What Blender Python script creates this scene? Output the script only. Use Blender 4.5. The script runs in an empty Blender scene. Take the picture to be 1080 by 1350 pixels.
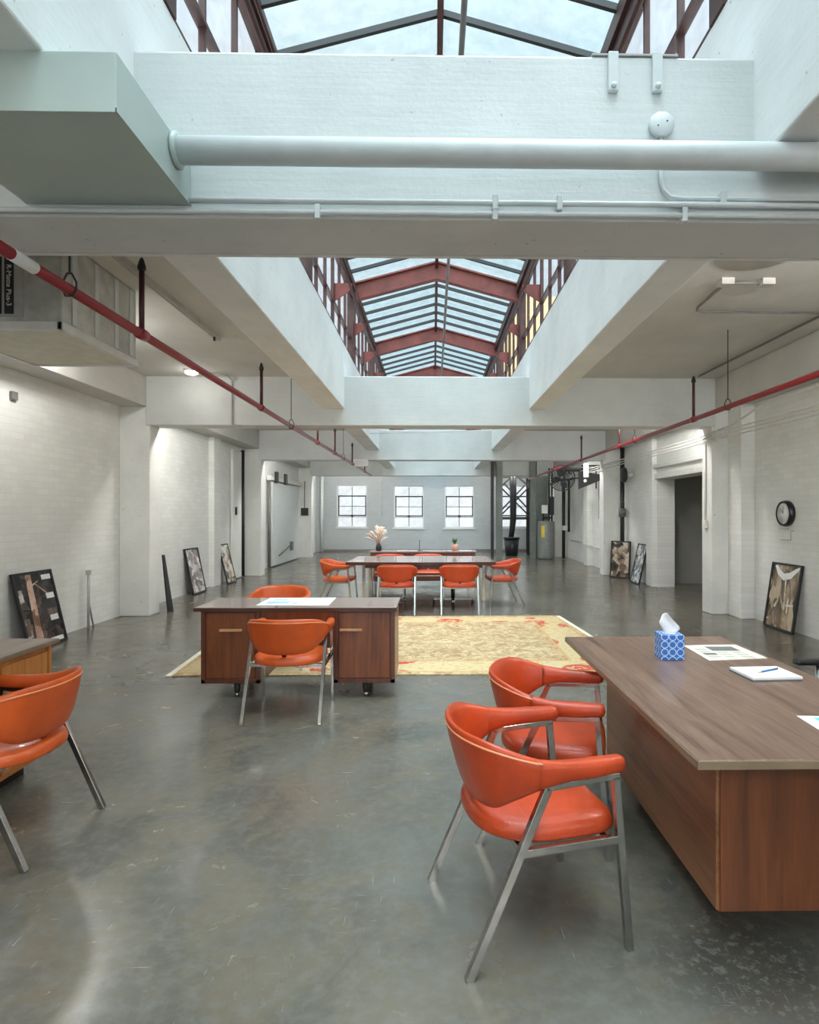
import bpy, bmesh, math, random
from mathutils import Vector, Matrix
random.seed(7)
FILL_LAMPW = 36
S = bpy.context.scene
COL = S.collection
PI = math.pi

# ------------------------------------------------------------------ helpers
def NB(): return bmesh.new()

def box(bm, x0, x1, y0, y1, z0, z1, mi=0):
    vs = [bm.verts.new((x, y, z)) for x in (x0, x1) for y in (y0, y1) for z in (z0, z1)]
    for f in ((0,1,3,2),(4,6,7,5),(0,4,5,1),(2,3,7,6),(0,2,6,4),(1,5,7,3)):
        fc = bm.faces.new([vs[i] for i in f]); fc.material_index = mi
    return vs

def bar(bm, p, q, w, h=None, up=(0,0,1), mi=0):
    h = h or w
    p = Vector(p); q = Vector(q); d = (q-p).normalized(); up = Vector(up)
    if abs(d.dot(up)) > 0.98: up = Vector((0,1,0))
    s = d.cross(up).normalized(); u = s.cross(d).normalized()
    vs = []
    for c in (p, q):
        for a, b in ((-1,-1),(1,-1),(1,1),(-1,1)):
            vs.append(bm.verts.new(c + s*a*w/2 + u*b*h/2))
    for f in ((3,2,1,0),(4,5,6,7),(0,1,5,4),(1,2,6,5),(2,3,7,6),(3,0,4,7)):
        bm.faces.new([vs[i] for i in f]).material_index = mi

def tube(bm, pts, r, n=10, mi=0, caps=True):
    pts = [Vector(p) for p in pts]
    rr = r if isinstance(r, (list, tuple)) else [r]*len(pts)
    rings = []; ref = None
    for i, p in enumerate(pts):
        if i == 0: d = pts[1]-p
        elif i == len(pts)-1: d = p-pts[i-1]
        else: d = (pts[i+1]-p).normalized() + (p-pts[i-1]).normalized()
        d.normalize()
        if ref is None:
            ref = Vector((0,0,1)) if abs(d.z) < 0.9 else Vector((1,0,0))
        s = d.cross(ref).normalized(); u = s.cross(d).normalized(); ref = u
        k = 1.0
        if 0 < i < len(pts)-1:
            a = (pts[i+1]-p).normalized().dot((p-pts[i-1]).normalized())
            k = 1/max(0.6, math.sqrt(max(0.0, (1+a)/2)))
        rings.append([bm.verts.new(p + (s*math.cos(t)+u*math.sin(t))*rr[i]*(k if 0 < i < len(pts)-1 else 1)) for t in [2*PI*j/n for j in range(n)]])
    for a, b in zip(rings, rings[1:]):
        for j in range(n):
            f = bm.faces.new((a[j], a[(j+1)%n], b[(j+1)%n], b[j])); f.smooth = True; f.material_index = mi
    if caps:
        bm.faces.new(rings[0]).material_index = mi; bm.faces.new(rings[-1]).material_index = mi

def lathe(bm, prof, c=(0,0,0), n=24, axis='z', mi=0):
    rings = []
    for r, z in prof:
        ring = []
        for j in range(n):
            t = 2*PI*j/n; a, b = r*math.cos(t), r*math.sin(t)
            v = (a, b, z) if axis == 'z' else ((z, a, b) if axis == 'x' else (a, z, b))
            ring.append(bm.verts.new((c[0]+v[0], c[1]+v[1], c[2]+v[2])))
        rings.append(ring)
    for a, b in zip(rings, rings[1:]):
        for j in range(n):
            f = bm.faces.new((a[j], a[(j+1)%n], b[(j+1)%n], b[j])); f.smooth = True; f.material_index = mi
    bm.faces.new(rings[0]).material_index = mi; bm.faces.new(rings[-1]).material_index = mi

def prism(bm, poly, z0, z1, mi=0):
    a = [bm.verts.new((x, y, z0)) for x, y in poly]; b = [bm.verts.new((x, y, z1)) for x, y in poly]
    n = len(poly)
    bm.faces.new(a).material_index = mi; bm.faces.new(b).material_index = mi
    for i in range(n): bm.faces.new((a[i], a[(i+1)%n], b[(i+1)%n], b[i])).material_index = mi

def quad(bm, pts, mi=0):
    bm.faces.new([bm.verts.new(p) for p in pts]).material_index = mi

def obj(name, bm, mat, parent=None, bevel=0, smooth=False, kind=None, loc=None):
    bmesh.ops.recalc_face_normals(bm, faces=bm.faces[:])
    me = bpy.data.meshes.new(name); bm.to_mesh(me); bm.free()
    for m in (mat if isinstance(mat, (list, tuple)) else [mat]): me.materials.append(m)
    if smooth:
        for p in me.polygons: p.use_smooth = True
    o = bpy.data.objects.new(name, me); COL.objects.link(o)
    if parent: o.parent = parent
    if loc: o.location = loc
    if bevel:
        b = o.modifiers.new('bevel', 'BEVEL'); b.width = bevel; b.segments = 2; b.limit_method = 'ANGLE'; b.angle_limit = math.radians(40)
    if kind: o['kind'] = kind
    return o

def tag(o, label, cat, group=None):
    o['label'] = label; o['category'] = cat
    if group: o['group'] = group
    return o

def thing(name, label, cat, loc=(0,0,0), rotz=0, group=None):
    o = bpy.data.objects.new(name, None); COL.objects.link(o)
    o.empty_display_size = 0.1; o.location = loc; o.rotation_euler = (0, 0, rotz)
    return tag(o, label, cat, group)

def struct(name, bm, mat, parent=None, bevel=0):
    return obj(name, bm, mat, parent, bevel, kind=None if parent else 'structure')

def dup(root, loc, rotz, label, group=None):
    r = root.copy(); COL.objects.link(r); r.location = loc; r.rotation_euler = (0, 0, rotz); r['label'] = label
    if group: r['group'] = group
    for ch in list(root.children):
        c = ch.copy(); COL.objects.link(c); c.parent = r
        for g in list(ch.children):
            d = g.copy(); COL.objects.link(d); d.parent = c
    return r

# ------------------------------------------------------------------ materials
class Mat:
    def __init__(s, name, color=(.8,.8,.8), rough=.5, metal=0, spec=.5, coat=0):
        s.m = bpy.data.materials.new(name); s.m.use_nodes = True
        s.t = s.m.node_tree; s.n = s.t.nodes; s.b = s.n['Principled BSDF']
        s.b.inputs['Base Color'].default_value = (*color, 1); s.b.inputs['Roughness'].default_value = rough
        s.b.inputs['Metallic'].default_value = metal; s.b.inputs['Specular IOR Level'].default_value = spec
        s.b.inputs['Coat Weight'].default_value = coat
        s.tc = None
    def new(s, typ, **kw):
        n = s.n.new(typ)
        for k, v in kw.items():
            if k in n.inputs: n.inputs[k].default_value = v
            else: setattr(n, k, v)
        return n
    def link(s, a, b): s.t.links.new(a, b)
    def coord(s, scale=(1,1,1), rot=(0,0,0), loc=(0,0,0)):
        if s.tc is None: s.tc = s.n.new('ShaderNodeTexCoord')
        mp = s.n.new('ShaderNodeMapping')
        mp.inputs['Scale'].default_value = scale; mp.inputs['Rotation'].default_value = rot; mp.inputs['Location'].default_value = loc
        s.link(s.tc.outputs['Object'], mp.inputs['Vector']); return mp.outputs['Vector']
    def noise(s, vec, scale=5, detail=4, rough=.55, dist=0):
        n = s.new('ShaderNodeTexNoise'); n.inputs['Scale'].default_value = scale; n.inputs['Detail'].default_value = detail
        n.inputs['Roughness'].default_value = rough; n.inputs['Distortion'].default_value = dist
        s.link(vec, n.inputs['Vector']); return n.outputs['Fac']
    def ramp(s, fac, stops):
        r = s.new('ShaderNodeValToRGB'); e = r.color_ramp.elements
        while len(e) < len(stops): e.new(0.5)
        for i, (p, c) in enumerate(stops):
            e[i].position = p; e[i].color = (*c, 1) if not isinstance(c, (int, float)) else (c, c, c, 1)
        s.link(fac, r.inputs['Fac']); return r.outputs['Color']
    def mix(s, fac, a, b, mode='MIX'):
        m = s.n.new('ShaderNodeMix'); m.data_type = 'RGBA'; m.blend_type = mode
        for v, i in ((fac, 0), (a, 6), (b, 7)):
            if isinstance(v, (int, float)): m.inputs[i].default_value = v
            elif isinstance(v, tuple): m.inputs[i].default_value = (*v, 1)
            else: s.link(v, m.inputs[i])
        return m.outputs[2]
    def math(s, op, a, b=0.0, c=0.0):
        m = s.n.new('ShaderNodeMath'); m.operation = op
        for i, v in enumerate((a, b, c)):
            if isinstance(v, (int, float)): m.inputs[i].default_value = v
            else: s.link(v, m.inputs[i])
        return m.outputs[0]
    def bump(s, h, strength=.3, dist=.01):
        b = s.new('ShaderNodeBump'); b.inputs['Strength'].default_value = strength; b.inputs['Distance'].default_value = dist
        s.link(h, b.inputs['Height'])
        prev = s.b.inputs['Normal'].links
        if prev: s.link(prev[0].from_socket, b.inputs['Normal'])
        s.link(b.outputs['Normal'], s.b.inputs['Normal'])
    def col(s, c): s.link(c, s.b.inputs['Base Color'])
    def rou(s, c): s.link(c, s.b.inputs['Roughness'])

def plain(name, color, rough=.5, metal=0, spec=.5, coat=0, var=0.06, vs=8):
    m = Mat(name, color, rough, metal, spec, coat)
    n = m.noise(m.coord(), vs, 4)
    lo = tuple(max(0, c*(1-var*2)) for c in color); hi = tuple(min(1, c*(1+var*2)) for c in color)
    m.col(m.ramp(n, [(.3, lo), (.7, hi)]))
    return m.m

def paint(name, color=(.80,.79,.76), streak='x', rough=.6, grain=.35):
    m = Mat(name, color, rough, spec=.3)
    big = m.noise(m.coord(), 1.3, 6, .6)
    sc = (1.2, 8, 22) if streak == 'x' else (8, 1.2, 22)
    st = m.noise(m.coord(sc), 1.6, 5, .6)
    dark = tuple(c*.86 for c in color)
    c1 = m.ramp(big, [(.30, dark), (.62, color)])
    c2 = m.ramp(st, [(.25, .95), (.5, 1.0)])
    spots = m.noise(m.coord((1,1,1),(0,0,0),(3,1,2)), 26, 3, .5)
    c3 = m.ramp(spots, [(.24, .62), (.30, 1.0)])
    m.col(m.mix(1.0, m.mix(1.0, c1, c2, 'MULTIPLY'), c3, 'MULTIPLY'))
    m.bump(st, grain*.5, .008); m.bump(m.noise(m.coord(), 45, 4), .25, .004)
    return m.m

def brick(name, color, axis='y', mort=.90):
    m = Mat(name, color, .55, spec=.35)
    sp = m.new('ShaderNodeSeparateXYZ'); m.link(m.coord(), sp.inputs[0])
    wob = m.noise(m.coord(), 2.2, 3)
    cb = m.new('ShaderNodeCombineXYZ')
    m.link(sp.outputs['Y' if axis == 'y' else 'X'], cb.inputs[0])
    m.link(m.math('ADD', sp.outputs['Z'], m.math('MULTIPLY', wob, .012)), cb.inputs[1])
    br = m.new('ShaderNodeTexBrick'); m.link(cb.outputs[0], br.inputs['Vector'])
    br.inputs['Scale'].default_value = 1; br.inputs['Brick Width'].default_value = .215; br.inputs['Row Height'].default_value = .075
    br.inputs['Mortar Size'].default_value = .007; br.inputs['Mortar Smooth'].default_value = .6; br.inputs['Bias'].default_value = 0
    hi = color; lo = tuple(c*.93 for c in color)
    br.inputs['Color1'].default_value = (*hi, 1); br.inputs['Color2'].default_value = (*lo, 1)
    br.inputs['Mortar'].default_value = (*[c*mort for c in color], 1)
    big = m.noise(m.coord(), .8, 5, .6)
    m.col(m.mix(1.0, br.outputs['Color'], m.ramp(big, [(.3, .88), (.65, 1.0)]), 'MULTIPLY'))
    m.bump(br.outputs['Fac'], -.4, .006); m.bump(m.noise(m.coord(), 30, 4), .35, .006)
    return m.m

M = {}
M['paint'] = paint('white_painted_concrete', (.66,.685,.675))
M['paint_y'] = paint('white_painted_concrete_lengthwise', (.84,.85,.84), streak='y')
M['ceil'] = paint('ceiling_paint', (.575,.575,.545), 'y', .7, .15)
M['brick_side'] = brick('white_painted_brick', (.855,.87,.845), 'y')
M['brick_back'] = brick('skylight_cast_painted_brick', (.42,.45,.465), 'x')  # painted brick with the skylight's cool cast put into the colour
M['col'] = paint('column_paint', (.80,.815,.79), 'y', .5, .12)
M['red'] = plain('red_pipe_paint', (.25,.008,.014), .35, 0, .5, .2)
M['darkred'] = plain('dark_red_steel_paint', (.06,.012,.012), .4)
M['rafter'] = plain('rust_red_steel_paint', (.20,.050,.040), .55, var=.14, vs=5)
M['mull'] = plain('brown_red_steel_sash', (.062,.024,.020), .5, var=.15)
M['bar'] = plain('dark_glazing_bar', (.014,.016,.018), .5)
M['duct'] = plain('pale_green_duct_paint', (.43,.51,.475), .35, var=.03, vs=2)
M['pipe_w'] = plain('grey_white_pipe_paint', (.60,.64,.64), .35, var=.03)
M['conduit'] = plain('white_painted_conduit', (.70,.70,.67), .45, var=.04)
M['darkconduit'] = plain('grey_conduit', (.16,.155,.145), .5)
M['black'] = plain('black_metal', (.012,.013,.014), .45)
M['blackp'] = plain('black_plastic', (.01,.011,.014), .35)
M['chrome'] = plain('brushed_steel_tube', (.46,.46,.45), .17, 1.0, var=.06, vs=30)
M['green_steel'] = plain('grey_green_steel_paint', (.15,.172,.158), .5)
M['heater'] = plain('grey_tank_enamel', (.20,.215,.21), .4)
M['white'] = plain('white_plastic', (.8,.8,.78), .45, var=.02)
M['yellow'] = plain('yellow_label', (.75,.6,.05), .5)
M['cream'] = plain('cream_board', (.66,.65,.55), .6, var=.05)
M['foil'] = plain('foil_facing', (.52,.52,.49), .42, .35, var=.12, vs=6)
M['paper'] = plain('white_paper', (.86,.87,.88), .6, var=.01)
M['newsp'] = plain('cream_newsprint', (.78,.76,.64), .8, var=.03)
M['ink'] = plain('grey_ink', (.16,.16,.15), .8)
M['pale_ink'] = plain('pale_blue_ink', (.45,.58,.72), .7)
M['cyan'] = plain('cyan_ink', (.12,.62,.72), .6, var=.02)
M['grey_wall'] = plain('grey_painted_wall', (.40,.40,.38), .7, var=.03, vs=2)
M['paleout'] = plain('pale_render_wall', (.50,.49,.47), .8, vs=.8)
M['yelwall'] = plain('yellow_render_wall', (.72,.55,.25), .8)
M['brass'] = plain('pale_metal_ferrule', (.6,.55,.45), .3, 1)
M['handle'] = plain('light_wood_handle', (.52,.27,.13), .4)
M['terracotta'] = plain('pink_ceramic', (.62,.33,.26), .5)
M['leaf'] = plain('green_leaf', (.08,.2,.05), .5)
M['pampas'] = plain('blush_pampas_plume', (.82,.66,.55), .9)
M['fringe'] = plain('cream_fringe', (.8,.76,.62), .9)
M['pencil'] = plain('blue_pen', (.04,.17,.42), .4)
M['pencil_y'] = plain('yellow_pen_tip', (.75,.5,.12), .4)
M['disc'] = plain('grey_ceiling_plate', (.42,.41,.39), .6)

def leather(name, c):
    m = Mat(name, c, .38, spec=.5, coat=.12)
    big = m.noise(m.coord(), 6, 4)
    m.col(m.ramp(big, [(.3, tuple(x*.82 for x in c)), (.7, tuple(min(1, x*1.12) for x in c))]))
    v = m.new('ShaderNodeTexVoronoi'); v.inputs['Scale'].default_value = 130; m.link(m.coord(), v.inputs['Vector'])
    m.bump(v.outputs['Distance'], .3, .0015); m.bump(m.noise(m.coord((1,4,1)), 14, 5, .6), .25, .004)
    m.rou(m.ramp(m.noise(m.coord(), 9, 4), [(.3, .30), (.7, .46)]))
    return m.m
M['leather'] = leather('orange_red_leather', (.47,.050,.009))
M['leather_lit'] = leather('orange_leather_lit', (.58,.088,.011))  # same chair leather with stronger lighting put into the colour
M['piping'] = plain('pale_orange_piping', (.72,.25,.11), .45)

def wood(name, a, b, c, axis='y', rough=.35, sc=1.0, coat=.2):
    m = Mat(name, a, rough, coat=coat)
    st = {'y': (14, .9, 14), 'x': (.9, 14, 14), 'z': (14, 14, .9)}[axis]
    n1 = m.noise(m.coord(tuple(s*sc for s in st)), 1.5, 6, .62, .8)
    n2 = m.noise(m.coord(tuple(s*sc*5 for s in st)), 1.8, 4, .6)
    cc = m.ramp(n1, [(.30, c), (.47, b), (.68, a)])
    m.col(m.mix(1.0, cc, m.ramp(n2, [(.3, .78), (.6, 1.0)]), 'MULTIPLY'))
    m.bump(n2, .08, .002)
    return m.m
M['top_y'] = wood('walnut_laminate_lengthwise', (.26,.16,.115), (.175,.10,.07), (.095,.052,.036), 'y', .33, 1.1)
M['top_x'] = wood('walnut_laminate_sheen', (.40,.285,.25), (.35,.245,.215), (.28,.19,.165), 'x', .25, .8, .5)  # lightened: the reflection in the tops is put into the base colour
M['topedge'] = plain('desk_edge_band', (.20,.145,.09), .4)
M['body_z'] = wood('reddish_walnut_veneer', (.25,.075,.024), (.18,.050,.016), (.11,.030,.010), 'z', .38, .9)
M['body_end'] = wood('dark_walnut_end_veneer', (.20,.060,.018), (.14,.040,.012), (.085,.024,.008), 'z', .38, .6)
M['body_dk'] = wood('dark_red_veneer', (.16,.045,.022), (.11,.03,.016), (.065,.018,.01), 'z', .35, .9)
M['body_or'] = wood('honey_orange_veneer', (.55,.23,.06), (.46,.17,.04), (.33,.11,.025), 'z', .35, 1.2)
M['body_r'] = wood('worn_walnut_veneer', (.33,.14,.06), (.26,.10,.04), (.18,.062,.025), 'y', .42, .6)
M['rim'] = plain('dark_walnut_rim', (.055,.02,.01), .4)

def floor_mat():
    m = Mat('polished_concrete', (.2,.2,.2), .25, spec=.5)
    co = m.coord()
    n1 = m.noise(co, .55, 7, .62, .4)
    n2 = m.noise(m.coord((1,1,1),(0,0,0),(5,2,0)), 2.6, 8, .66, .6)
    n3 = m.noise(m.coord((1,1,1),(0,0,0),(9,7,0)), 17, 6, .65)
    base = m.ramp(n1, [(.34, (.075,.069,.054)), (.5, (.122,.116,.096)), (.66, (.178,.173,.150))])
    base = m.mix(m.ramp(n2, [(.46, 0.0), (.58, .75)]), base, (.155,.132,.095))
    base = m.mix(m.ramp(n3, [(.45, 0.0), (.72, .35)]), base, (.20,.20,.19))
    s2 = m.noise(m.coord((95,6,1),(0,0,.7)), 1.0, 2)
    s3 = m.noise(m.coord((6,95,1),(0,0,.35),(4,4,0)), 1.0, 2)
    g = m.noise(m.coord((1,1,1),(0,0,0),(1,3,0)), 1.3, 3)
    sc = m.math('MULTIPLY', m.math('ADD', m.ramp(s2, [(.71, 0.0), (.74, .6)]), m.ramp(s3, [(.71, 0.0), (.74, .6)])), m.ramp(g, [(.42, 0.0), (.6, 1.0)]))
    base = m.mix(sc, base, (.45,.45,.43))
    # worn flecked patch on the concrete beside the big desk
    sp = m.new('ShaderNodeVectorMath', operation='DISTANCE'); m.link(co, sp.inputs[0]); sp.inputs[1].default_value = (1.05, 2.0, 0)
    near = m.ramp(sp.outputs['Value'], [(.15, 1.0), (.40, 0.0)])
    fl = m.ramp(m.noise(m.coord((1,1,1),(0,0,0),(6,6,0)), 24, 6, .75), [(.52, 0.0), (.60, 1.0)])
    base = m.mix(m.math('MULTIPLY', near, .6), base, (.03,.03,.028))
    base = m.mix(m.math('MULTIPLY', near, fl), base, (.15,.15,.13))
    m.col(base)
    m.rou(m.ramp(n2, [(.3, .13), (.7, .30)]))
    m.bump(n3, .05, .003); m.bump(n2, .06, .01)
    return m.m
M['floor'] = floor_mat()

def rug_mat():
    m = Mat('woven_wool_rug', (.7,.55,.28), .9, spec=.1)
    sp = m.new('ShaderNodeSeparateXYZ'); m.link(m.coord(), sp.inputs[0])
    # distance inside the rug edges (the rug lies on x -2.55..1.9, y 5.62..8.82)
    dx = m.math('SUBTRACT', 2.20, m.math('ABSOLUTE', m.math('ADD', sp.outputs['X'], .3)))
    dy = m.math('SUBTRACT', 1.60, m.math('ABSOLUTE', m.math('SUBTRACT', sp.outputs['Y'], 7.22)))
    d = m.math('MINIMUM', dx, dy)
    n1 = m.noise(m.coord(), 5.5, 5, .6, 1.5); n2 = m.noise(m.coord((1,1,1),(0,0,0),(4,4,0)), 12, 4, .6, 2.0)
    base = m.ramp(n1, [(.36, (.33,.20,.10)), (.48, (.50,.36,.20)), (.6, (.58,.46,.28))])
    base = m.mix(m.ramp(n2, [(.50, 0.0), (.56, .75)]), base, (.33,.22,.12))
    border = m.math('MULTIPLY', m.math('GREATER_THAN', d, .10), m.math('LESS_THAN', d, .50))
    base = m.mix(border, base, (.56,.44,.26))
    vr = m.new('ShaderNodeTexVoronoi'); vr.inputs['Scale'].default_value = 2.0; m.link(m.coord(), vr.inputs['Vector'])
    n3 = m.noise(m.coord((1,1,1),(0,0,0),(8,1,0)), 7, 3, .6, 2.5)
    motif = m.math('MULTIPLY', m.math('MULTIPLY', border, m.math('LESS_THAN', vr.outputs['Distance'], .40)), m.math('GREATER_THAN', n3, .44))
    base = m.mix(motif, base, (.48,.09,.055))
    gm = m.math('MULTIPLY', m.math('MULTIPLY', border, m.math('GREATER_THAN', vr.outputs['Distance'], .40)), m.math('GREATER_THAN', n3, .56))
    base = m.mix(gm, base, (.50,.36,.16))
    for a, b in ((.085, .115), (.49, .52), (.56,.575)):
        ln = m.math('MULTIPLY', m.math('GREATER_THAN', d, a), m.math('LESS_THAN', d, b))
        base = m.mix(ln, base, (.52,.33,.16))
    m.col(base); m.bump(m.noise(m.coord(), 160, 3), .4, .003)
    return m.m
M['rug'] = rug_mat()

def glass_mat(name, tint, refl=.08, diff=.0):
    m = Mat(name); n = m.n; n.remove(m.b)
    out = n['Material Output']
    tr = n.new('ShaderNodeBsdfTransparent'); tr.inputs[0].default_value = (*tint, 1)
    gl = n.new('ShaderNodeBsdfGlossy'); gl.inputs['Roughness'].default_value = .12
    mx = n.new('ShaderNodeMixShader')
    nz = m.noise(m.coord((2,2,2)), 3, 5, .6)
    m.link(m.ramp(nz, [(.3, tuple(t*.92 for t in tint)), (.65, tint)]), tr.inputs[0])
    mx.inputs[0].default_value = refl
    m.link(tr.outputs[0], mx.inputs[1]); m.link(gl.outputs[0], mx.inputs[2]); m.link(mx.outputs[0], out.inputs['Surface'])
    return m.m
M['glass'] = glass_mat('wired_skylight_glass', (.89,.975,1.0))
M['glass_w'] = glass_mat('window_glass', (.93,.95,.98))

def photo_mat(name, stops, scale, seed, strch=(1,1,1)):
    m = Mat(name, (.3,.3,.3), .25, coat=.3)
    co = m.coord(strch, (0,0,.12*seed), (seed, seed*.7, 0))
    v = m.new('ShaderNodeTexVoronoi', distance='CHEBYCHEV'); v.inputs['Scale'].default_value = scale*1.6; m.link(co, v.inputs['Vector'])
    sx = m.new('ShaderNodeSeparateColor'); m.link(v.outputs['Color'], sx.inputs[0])
    n = m.math('ADD', m.math('MULTIPLY', m.noise(co, scale, 6, .62, .6), .65), m.math('MULTIPLY', sx.outputs[0], .35))
    m.col(m.ramp(n, stops)); return m.m
M['ph_dark'] = photo_mat('print_dark_machinery', [(.40,(.01,.009,.009)),(.55,(.05,.04,.038)),(.68,(.16,.11,.09))], 6, 1)
M['ph_tan'] = photo_mat('print_tan_timber', [(.35,(.22,.11,.07)),(.55,(.6,.36,.26)),(.7,(.75,.56,.45))], 5, 2)
M['ph_light'] = photo_mat('print_pale_facade', [(.40,(.16,.11,.09)),(.50,(.42,.36,.33)),(.58,(.72,.70,.70))], 5, 3)
M['ph_sepia'] = photo_mat('print_sepia_street', [(.38,(.12,.08,.05)),(.5,(.50,.36,.20)),(.62,(.78,.72,.62))], 5, 4)
M['ph_brown'] = photo_mat('print_brown_warehouse', [(.36,(.02,.015,.012)),(.50,(.22,.15,.10)),(.62,(.58,.50,.42))], 4, 5)
M['ph_road'] = photo_mat('print_brown_railway', [(.36,(.04,.03,.02)),(.48,(.22,.15,.09)),(.62,(.55,.44,.30))], 6, 6, (1,.35,1))
M['ph_grey'] = photo_mat('print_grey_blue_street', [(.38,(.08,.08,.08)),(.5,(.40,.42,.43)),(.62,(.70,.74,.76))], 6, 7)

def tissue_mat():
    m = Mat('blue_patterned_card', (.06,.2,.6), .5)
    g = m.coord((1,1,1))
    v = m.new('ShaderNodeTexVoronoi'); v.inputs['Scale'].default_value = 26; v.inputs['Randomness'].default_value = 0; m.link(g, v.inputs['Vector'])
    r1 = m.math('LESS_THAN', m.math('ABSOLUTE', m.math('SUBTRACT', v.outputs['Distance'], .42)), .05)
    r2 = m.math('LESS_THAN', m.math('ABSOLUTE', m.math('SUBTRACT', v.outputs['Distance'], .66)), .035)
    r3 = m.math('LESS_THAN', v.outputs['Distance'], .12)
    f = m.math('MAXIMUM', m.math('MAXIMUM', r1, r2), r3)
    m.col(m.mix(f, (.035,.16,.55), (.55,.72,.92)))
    return m.m
M['tissue'] = tissue_mat()

# ------------------------------------------------------------------ room shell
YB, YF = 24.0, -6.0        # back wall, wall behind the viewer
W = 4.58
CZ = 3.5                   # ceiling
BZ = 2.79                  # underside of the cross beams
XL, XR = -1.30, 1.42       # skylight well
SC = .06
BEAMS = [(-3.6,-3.22), (2.66,3.04), (8.92,9.27), (14.66,15.0), (20.7,21.05)]

b = NB(); box(b, -W-.3, W+2.6, YF-.3, YB+.3, -.3, 0); struct('floor', b, M['floor'])
b = NB(); box(b, -W-.3, -W, YF-.3, YB+.3, 0, CZ+.2); struct('wall_left', b, M['brick_side'])
b = NB()
box(b, W, W+.36, YF-.3, 10.12, 0, CZ+.2); box(b, W, W+.36, 12.32, YB+.3, 0, CZ+.2); box(b, W, W+.36, 10.12, 12.32, 2.24, CZ+.2)
struct('wall_right', b, M['brick_side'])
# side room seen through the opening
b = NB(); box(b, W+.36, W+2.4, 12.9, 13.1, 0, 2.8); box(b, W+2.4, W+2.6, 9.2, 13.1, 0, 2.8); box(b, W+.36, W+2.4, 9.2, 9.4, 0, 2.8); box(b, W+.36, W+2.6, 9.2, 13.1, 2.8, 3.0)
struct('wall_alcove', b, M['grey_wall'])

def wall_with_holes(bm, x0, x1, y0, y1, z0, z1, holes):
    hs = sorted(holes); cur = x0
    for a, c, za, zb in hs:
        box(bm, cur, a, y0, y1, z0, z1); box(bm, a, c, y0, y1, z0, za); box(bm, a, c, y0, y1, zb, z1); cur = c
    box(bm, cur, x1, y0, y1, z0, z1)
backwin = [(-3.80,-2.60,.95,2.62), (-1.55,-.36,.93,2.60), (.45,1.63,.93,2.60), (2.66,3.80,.95,2.60)]
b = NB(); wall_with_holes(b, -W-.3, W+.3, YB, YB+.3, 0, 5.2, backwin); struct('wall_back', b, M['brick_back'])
added_frontwin = [(-4.3,-1.55,.3,2.75), (-1.4,1.4,.3,2.75), (1.55,4.3,.3,2.75)]  # large windows added to the unseen wall to let in frontal light
b = NB(); wall_with_holes(b, -W-.3, W+.3, YF-.3, YF, 0, 5.2, added_frontwin); struct('wall_front', b, M['brick_back'])

b = NB(); box(b, -W, XL-.32, YF, YB, CZ, CZ+.2); box(b, XR+.27, W, YF, YB, CZ, CZ+.2)
struct('ceiling', b, M['ceil'])
for y0, y1 in BEAMS:
    b = NB(); box(b, -4.19, 4.19, y0, y1, BZ, 3.515); struct('concrete_beam', b, M['paint'], bevel=.012)
for x0, x1 in ((XL-.32, XL), (XR, XR+.27)):
    b = NB(); box(b, x0, x1, YF, YB, 3.04, 3.98); struct('skylight_curb_beam', b, M['paint_y'], bevel=.01)
for x0, x1 in ((-W, -4.19), (4.19, W)):
    b = NB(); box(b, x0, x1, YF, YB, 3.065, CZ); struct('edge_beam', b, M['ceil'], bevel=.01)
for y0, y1 in BEAMS:
    for s in (-1, 1):
        b = NB(); x0, x1 = sorted((s*4.14, s*W)); box(b, x0, x1, y0+(.02 if y0 > 8 else 0), y1, 0, 3.065)
        struct('concrete_column', b, M['col'], bevel=.012)
b = NB(); box(b, -W, -4.46, 12.45, 12.85, 0, 3.065); struct('pilaster', b, M['brick_side'], bevel=.01)
b = NB(); box(b, 4.38, W, 8.55, 8.94, 0, 3.065); struct('pilaster', b, M['brick_side'], bevel=.01)
b = NB(); box(b, 4.42, W, 17.3, 17.75, 0, 3.065); struct('pilaster', b, M['brick_side'], bevel=.01)
b = NB(); box(b, 4.48, W, 12.34, 12.7, 0, 3.065); struct('pilaster', b, M['brick_side'], bevel=.01)
b = NB(); box(b, -W, -4.36, 23.75, YB, 0, 3.065); struct('pilaster', b, M['brick_back'], bevel=.01)
b = NB(); box(b, 4.53, W+.38, 10.0, 12.34, 2.20, 2.30); struct('trim_1', b, M['conduit'], bevel=.006)   # lintel band over the opening
b = NB(); box(b, 4.50, W, 9.3, 12.34, 2.42, 2.50); struct('trim_2', b, M['col'], bevel=.006)
b = NB(); box(b, -4.19, 4.19, 3.045, 3.07, 2.79, 2.82); struct('trim_3', b, M['conduit'])              # pale strip along the beam's far lower edge
b = NB(); box(b, -W, W, YB-.03, YB, 0, .09); struct('baseboard_back', b, M['darkconduit'])

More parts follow.
